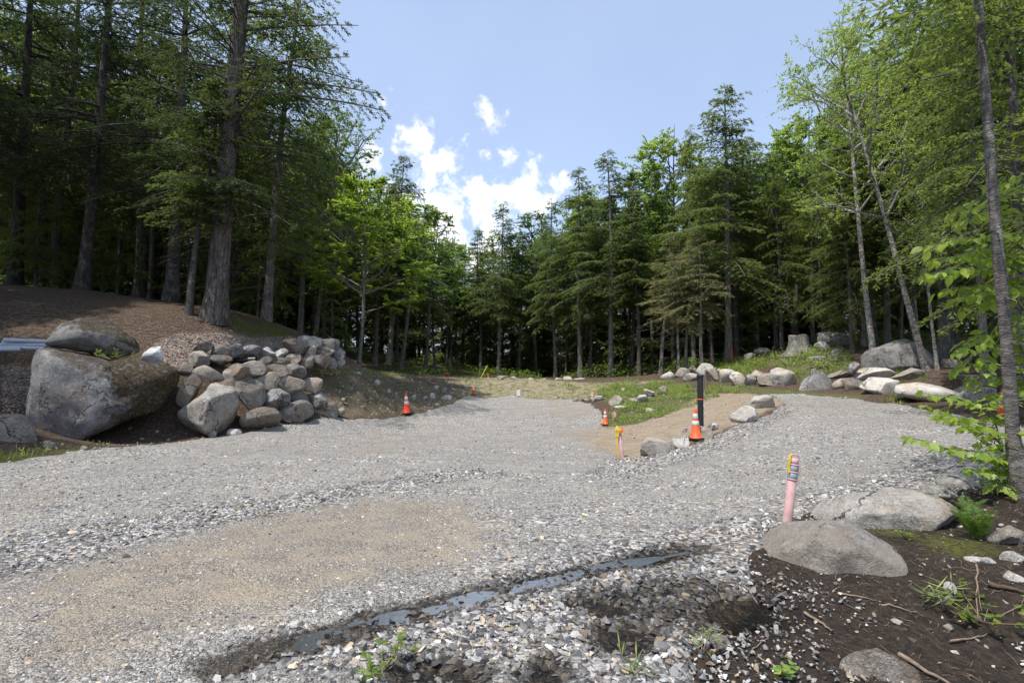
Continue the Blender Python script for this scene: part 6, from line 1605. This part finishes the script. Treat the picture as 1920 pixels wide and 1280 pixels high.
# ------------------------------------------------------------------ sticks, twigs and fallen debris
def sticks():
    r = np.random.default_rng(55)
    def tw(P0, L, rad, g, bend=.15):
        n = len(P0); a = r.uniform(0, 6.28, n); D = np.stack([np.cos(a), np.sin(a), np.zeros(n)], -1); S = np.stack([-np.sin(a), np.cos(a), np.zeros(n)], -1)
        s = np.linspace(-.5, .5, 5); bd = r.normal(0, bend, n)
        C = P0[:, None] + D[:, None] * (L[:, None] * s)[..., None] + S[:, None] * (L[:, None] * bd[:, None] * (s * s - .1))[..., None] + r.normal(0, .03, (n, 5, 3)) * L[:, None, None] * np.array([1, 1, .3])
        C[..., 2] = H(C[..., 0].ravel(), C[..., 1].ravel()).reshape(n, 5) + rad[:, None] + np.abs(r.normal(0, .008, (n, 5)))
        g.add(*tubes(C, rad[:, None] * np.array([[1, 1, .9, .7, .4]]), 4))
    # individual sticks on the foreground soil
    for (px, py, px2, py2, w, lab) in [(1505, 1150, 1555, 1185, .010, 'short pale stick lying in the wet gravel below the half-sunk boulder'), (1830, 1060, 1832, 1165, .007, 'long curved root standing out of the soil below the fern'), (1850, 1100, 1925, 1118, .018, 'thick dark root beside the flat cream stones'),
                                   (1690, 1232, 1790, 1290, .014, 'long pale split stick by the mud-covered rock'), (1395, 1100, 1430, 1140, .006, 'thin stick in front of the half-sunk boulder'), (1575, 1115, 1640, 1128, .006, 'thin dark twig lying flat below the half-sunk boulder'),
                                   (1405, 1230, 1440, 1195, .005, 'forked bare rootlet in the mud'), (1780, 1205, 1850, 1185, .007, 'bent twig beside the small leafy plant'), (1420, 1235, 1480, 1275, .006, 'thin stick near the green seedling'), (1800, 1160, 1822, 1140, .006, 'short twig beside the wispy grass tuft'),
                                   (1650, 1135, 1720, 1150, .006, 'thin straight twig on the soil below the mossy hump')]:
        a, b = ghit(px, py), ghit(px2, py2); s = np.linspace(0, 1, 8)
        C = a + (b - a) * s[:, None] + np.cumsum(r.normal(0, .004, (8, 3)), 0); C[:, 2] = H(C[:, 0], C[:, 1]) + w * .8 + np.abs(r.normal(0, .006, 8))
        V, F = tubes((C - C[0])[None], np.linspace(w, w * .4, 8)[None], 7)
        o = link('stick', mesh_np('stick', V, [F], M['stick'] if w < .012 or 'pale' in lab else M['root'], True), None, lab, 'stick'); o.location = tuple(C[0])
    g = Geo()
    def in_poly(poly, n):
        lo, hi = poly.min(0), poly.max(0); x = r.uniform(lo[0], hi[0], n); y = r.uniform(lo[1], hi[1], n); k = sdf(x, y, poly) > .05; return np.stack([x[k], y[k], np.zeros(k.sum())], -1)
    P = in_poly(Z_SOIL, 5200); P = P[P[:, 1] > 2]; n = len(P); tw(P, r.lognormal(math.log(.045), .6, n), r.uniform(.0008, .0019, n), g)
    hill = zone([(0, 560), (300, 590), (420, 610), (540, 630), (330, 640), (180, 640), (60, 690), (0, 690)])
    P = in_poly(hill, 1300); n = len(P); tw(P, r.lognormal(math.log(.35), .5, n), r.uniform(.004, .011, n), g, .3)
    P = in_poly(Z_BANK, 200); n = len(P); tw(P, r.lognormal(math.log(.3), .5, n), r.uniform(.004, .009, n), g, .3)
    o = link('fallen_twigs', g.mesh('fallen_twigs', M['stick'], True), kind='stuff'); o['label'] = 'scattered fallen twigs and rootlets on the soil'
    # stones in the soil and on the banks
    X, Y, S = [], [], []
    for poly, n, s0 in ((Z_SOIL, 2600, .013), (Z_BANK, 2200, .030), (Z_SLOPE, 2600, .016), (Z_FAR, 900, .045), (Z_GREEN[0], 500, .04), (Z_GREEN[2], 300, .06), (zone([(0, 885), (330, 832), (450, 818), (640, 785), (640, 772), (440, 805), (250, 815), (60, 845), (0, 860)]), 1200, .022)):
        P = in_poly(poly, n); P = P[P[:, 1] > 2]; X.append(P[:, 0]); Y.append(P[:, 1]); S.append(s0 * r.lognormal(0, .5, len(P)))
    X, Y, S = map(np.concatenate, (X, Y, S)); v = r.beta(2, 2, len(X)); col = np.stack([.12 + .40 * v, .11 + .36 * v, .10 + .31 * v], -1)
    o = link('pebbles', chips_mesh('pebbles', np.stack([X, Y, H(X, Y) + S * .15], -1), S, col, M['chip']), kind='stuff'); o['label'] = 'small stones scattered over the soil and earth banks'
    # clods of earth
    Q = in_poly(Z_SOIL, 16000); Q = Q[(Q[:, 1] > 2.2)]; n = len(Q); v = r.beta(2, 2.5, n); Q[:, 2] = H(Q[:, 0], Q[:, 1]) - .002
    o = link('soil_crumbs', chips_mesh('soil_crumbs', Q, r.lognormal(math.log(.009), .55, n), np.stack([.018 + .085 * v, .014 + .062 * v, .011 + .045 * v], -1), M['chip'], .8), kind='stuff'); o['label'] = 'crumbs and clods of dark earth over the soil'
    # forest floor chips
    Q = np.concatenate([in_poly(Z_CHIPS, 9000), in_poly(Z_CHIPS2, 4000)]); n = len(Q); v = r.beta(2, 2, n)
    Q[:, 2] = H(Q[:, 0], Q[:, 1]) + .01
    o = link('wood_chips', chips_mesh('wood_chips', Q, r.uniform(.02, .055, n), np.stack([.14 + .34 * v, .105 + .29 * v, .085 + .25 * v], -1), M['chip'], .5, chip_shapes(8, 6, 9)), kind='stuff'); o['label'] = 'pale wood chips spread over the slope above the wall'
sticks()
print('unique tris', sum(sum(len(p.vertices) - 2 for p in m.polygons) if len(m.polygons) < 200 else len(m.loops) - 2 * len(m.polygons) for m in bpy.data.meshes))
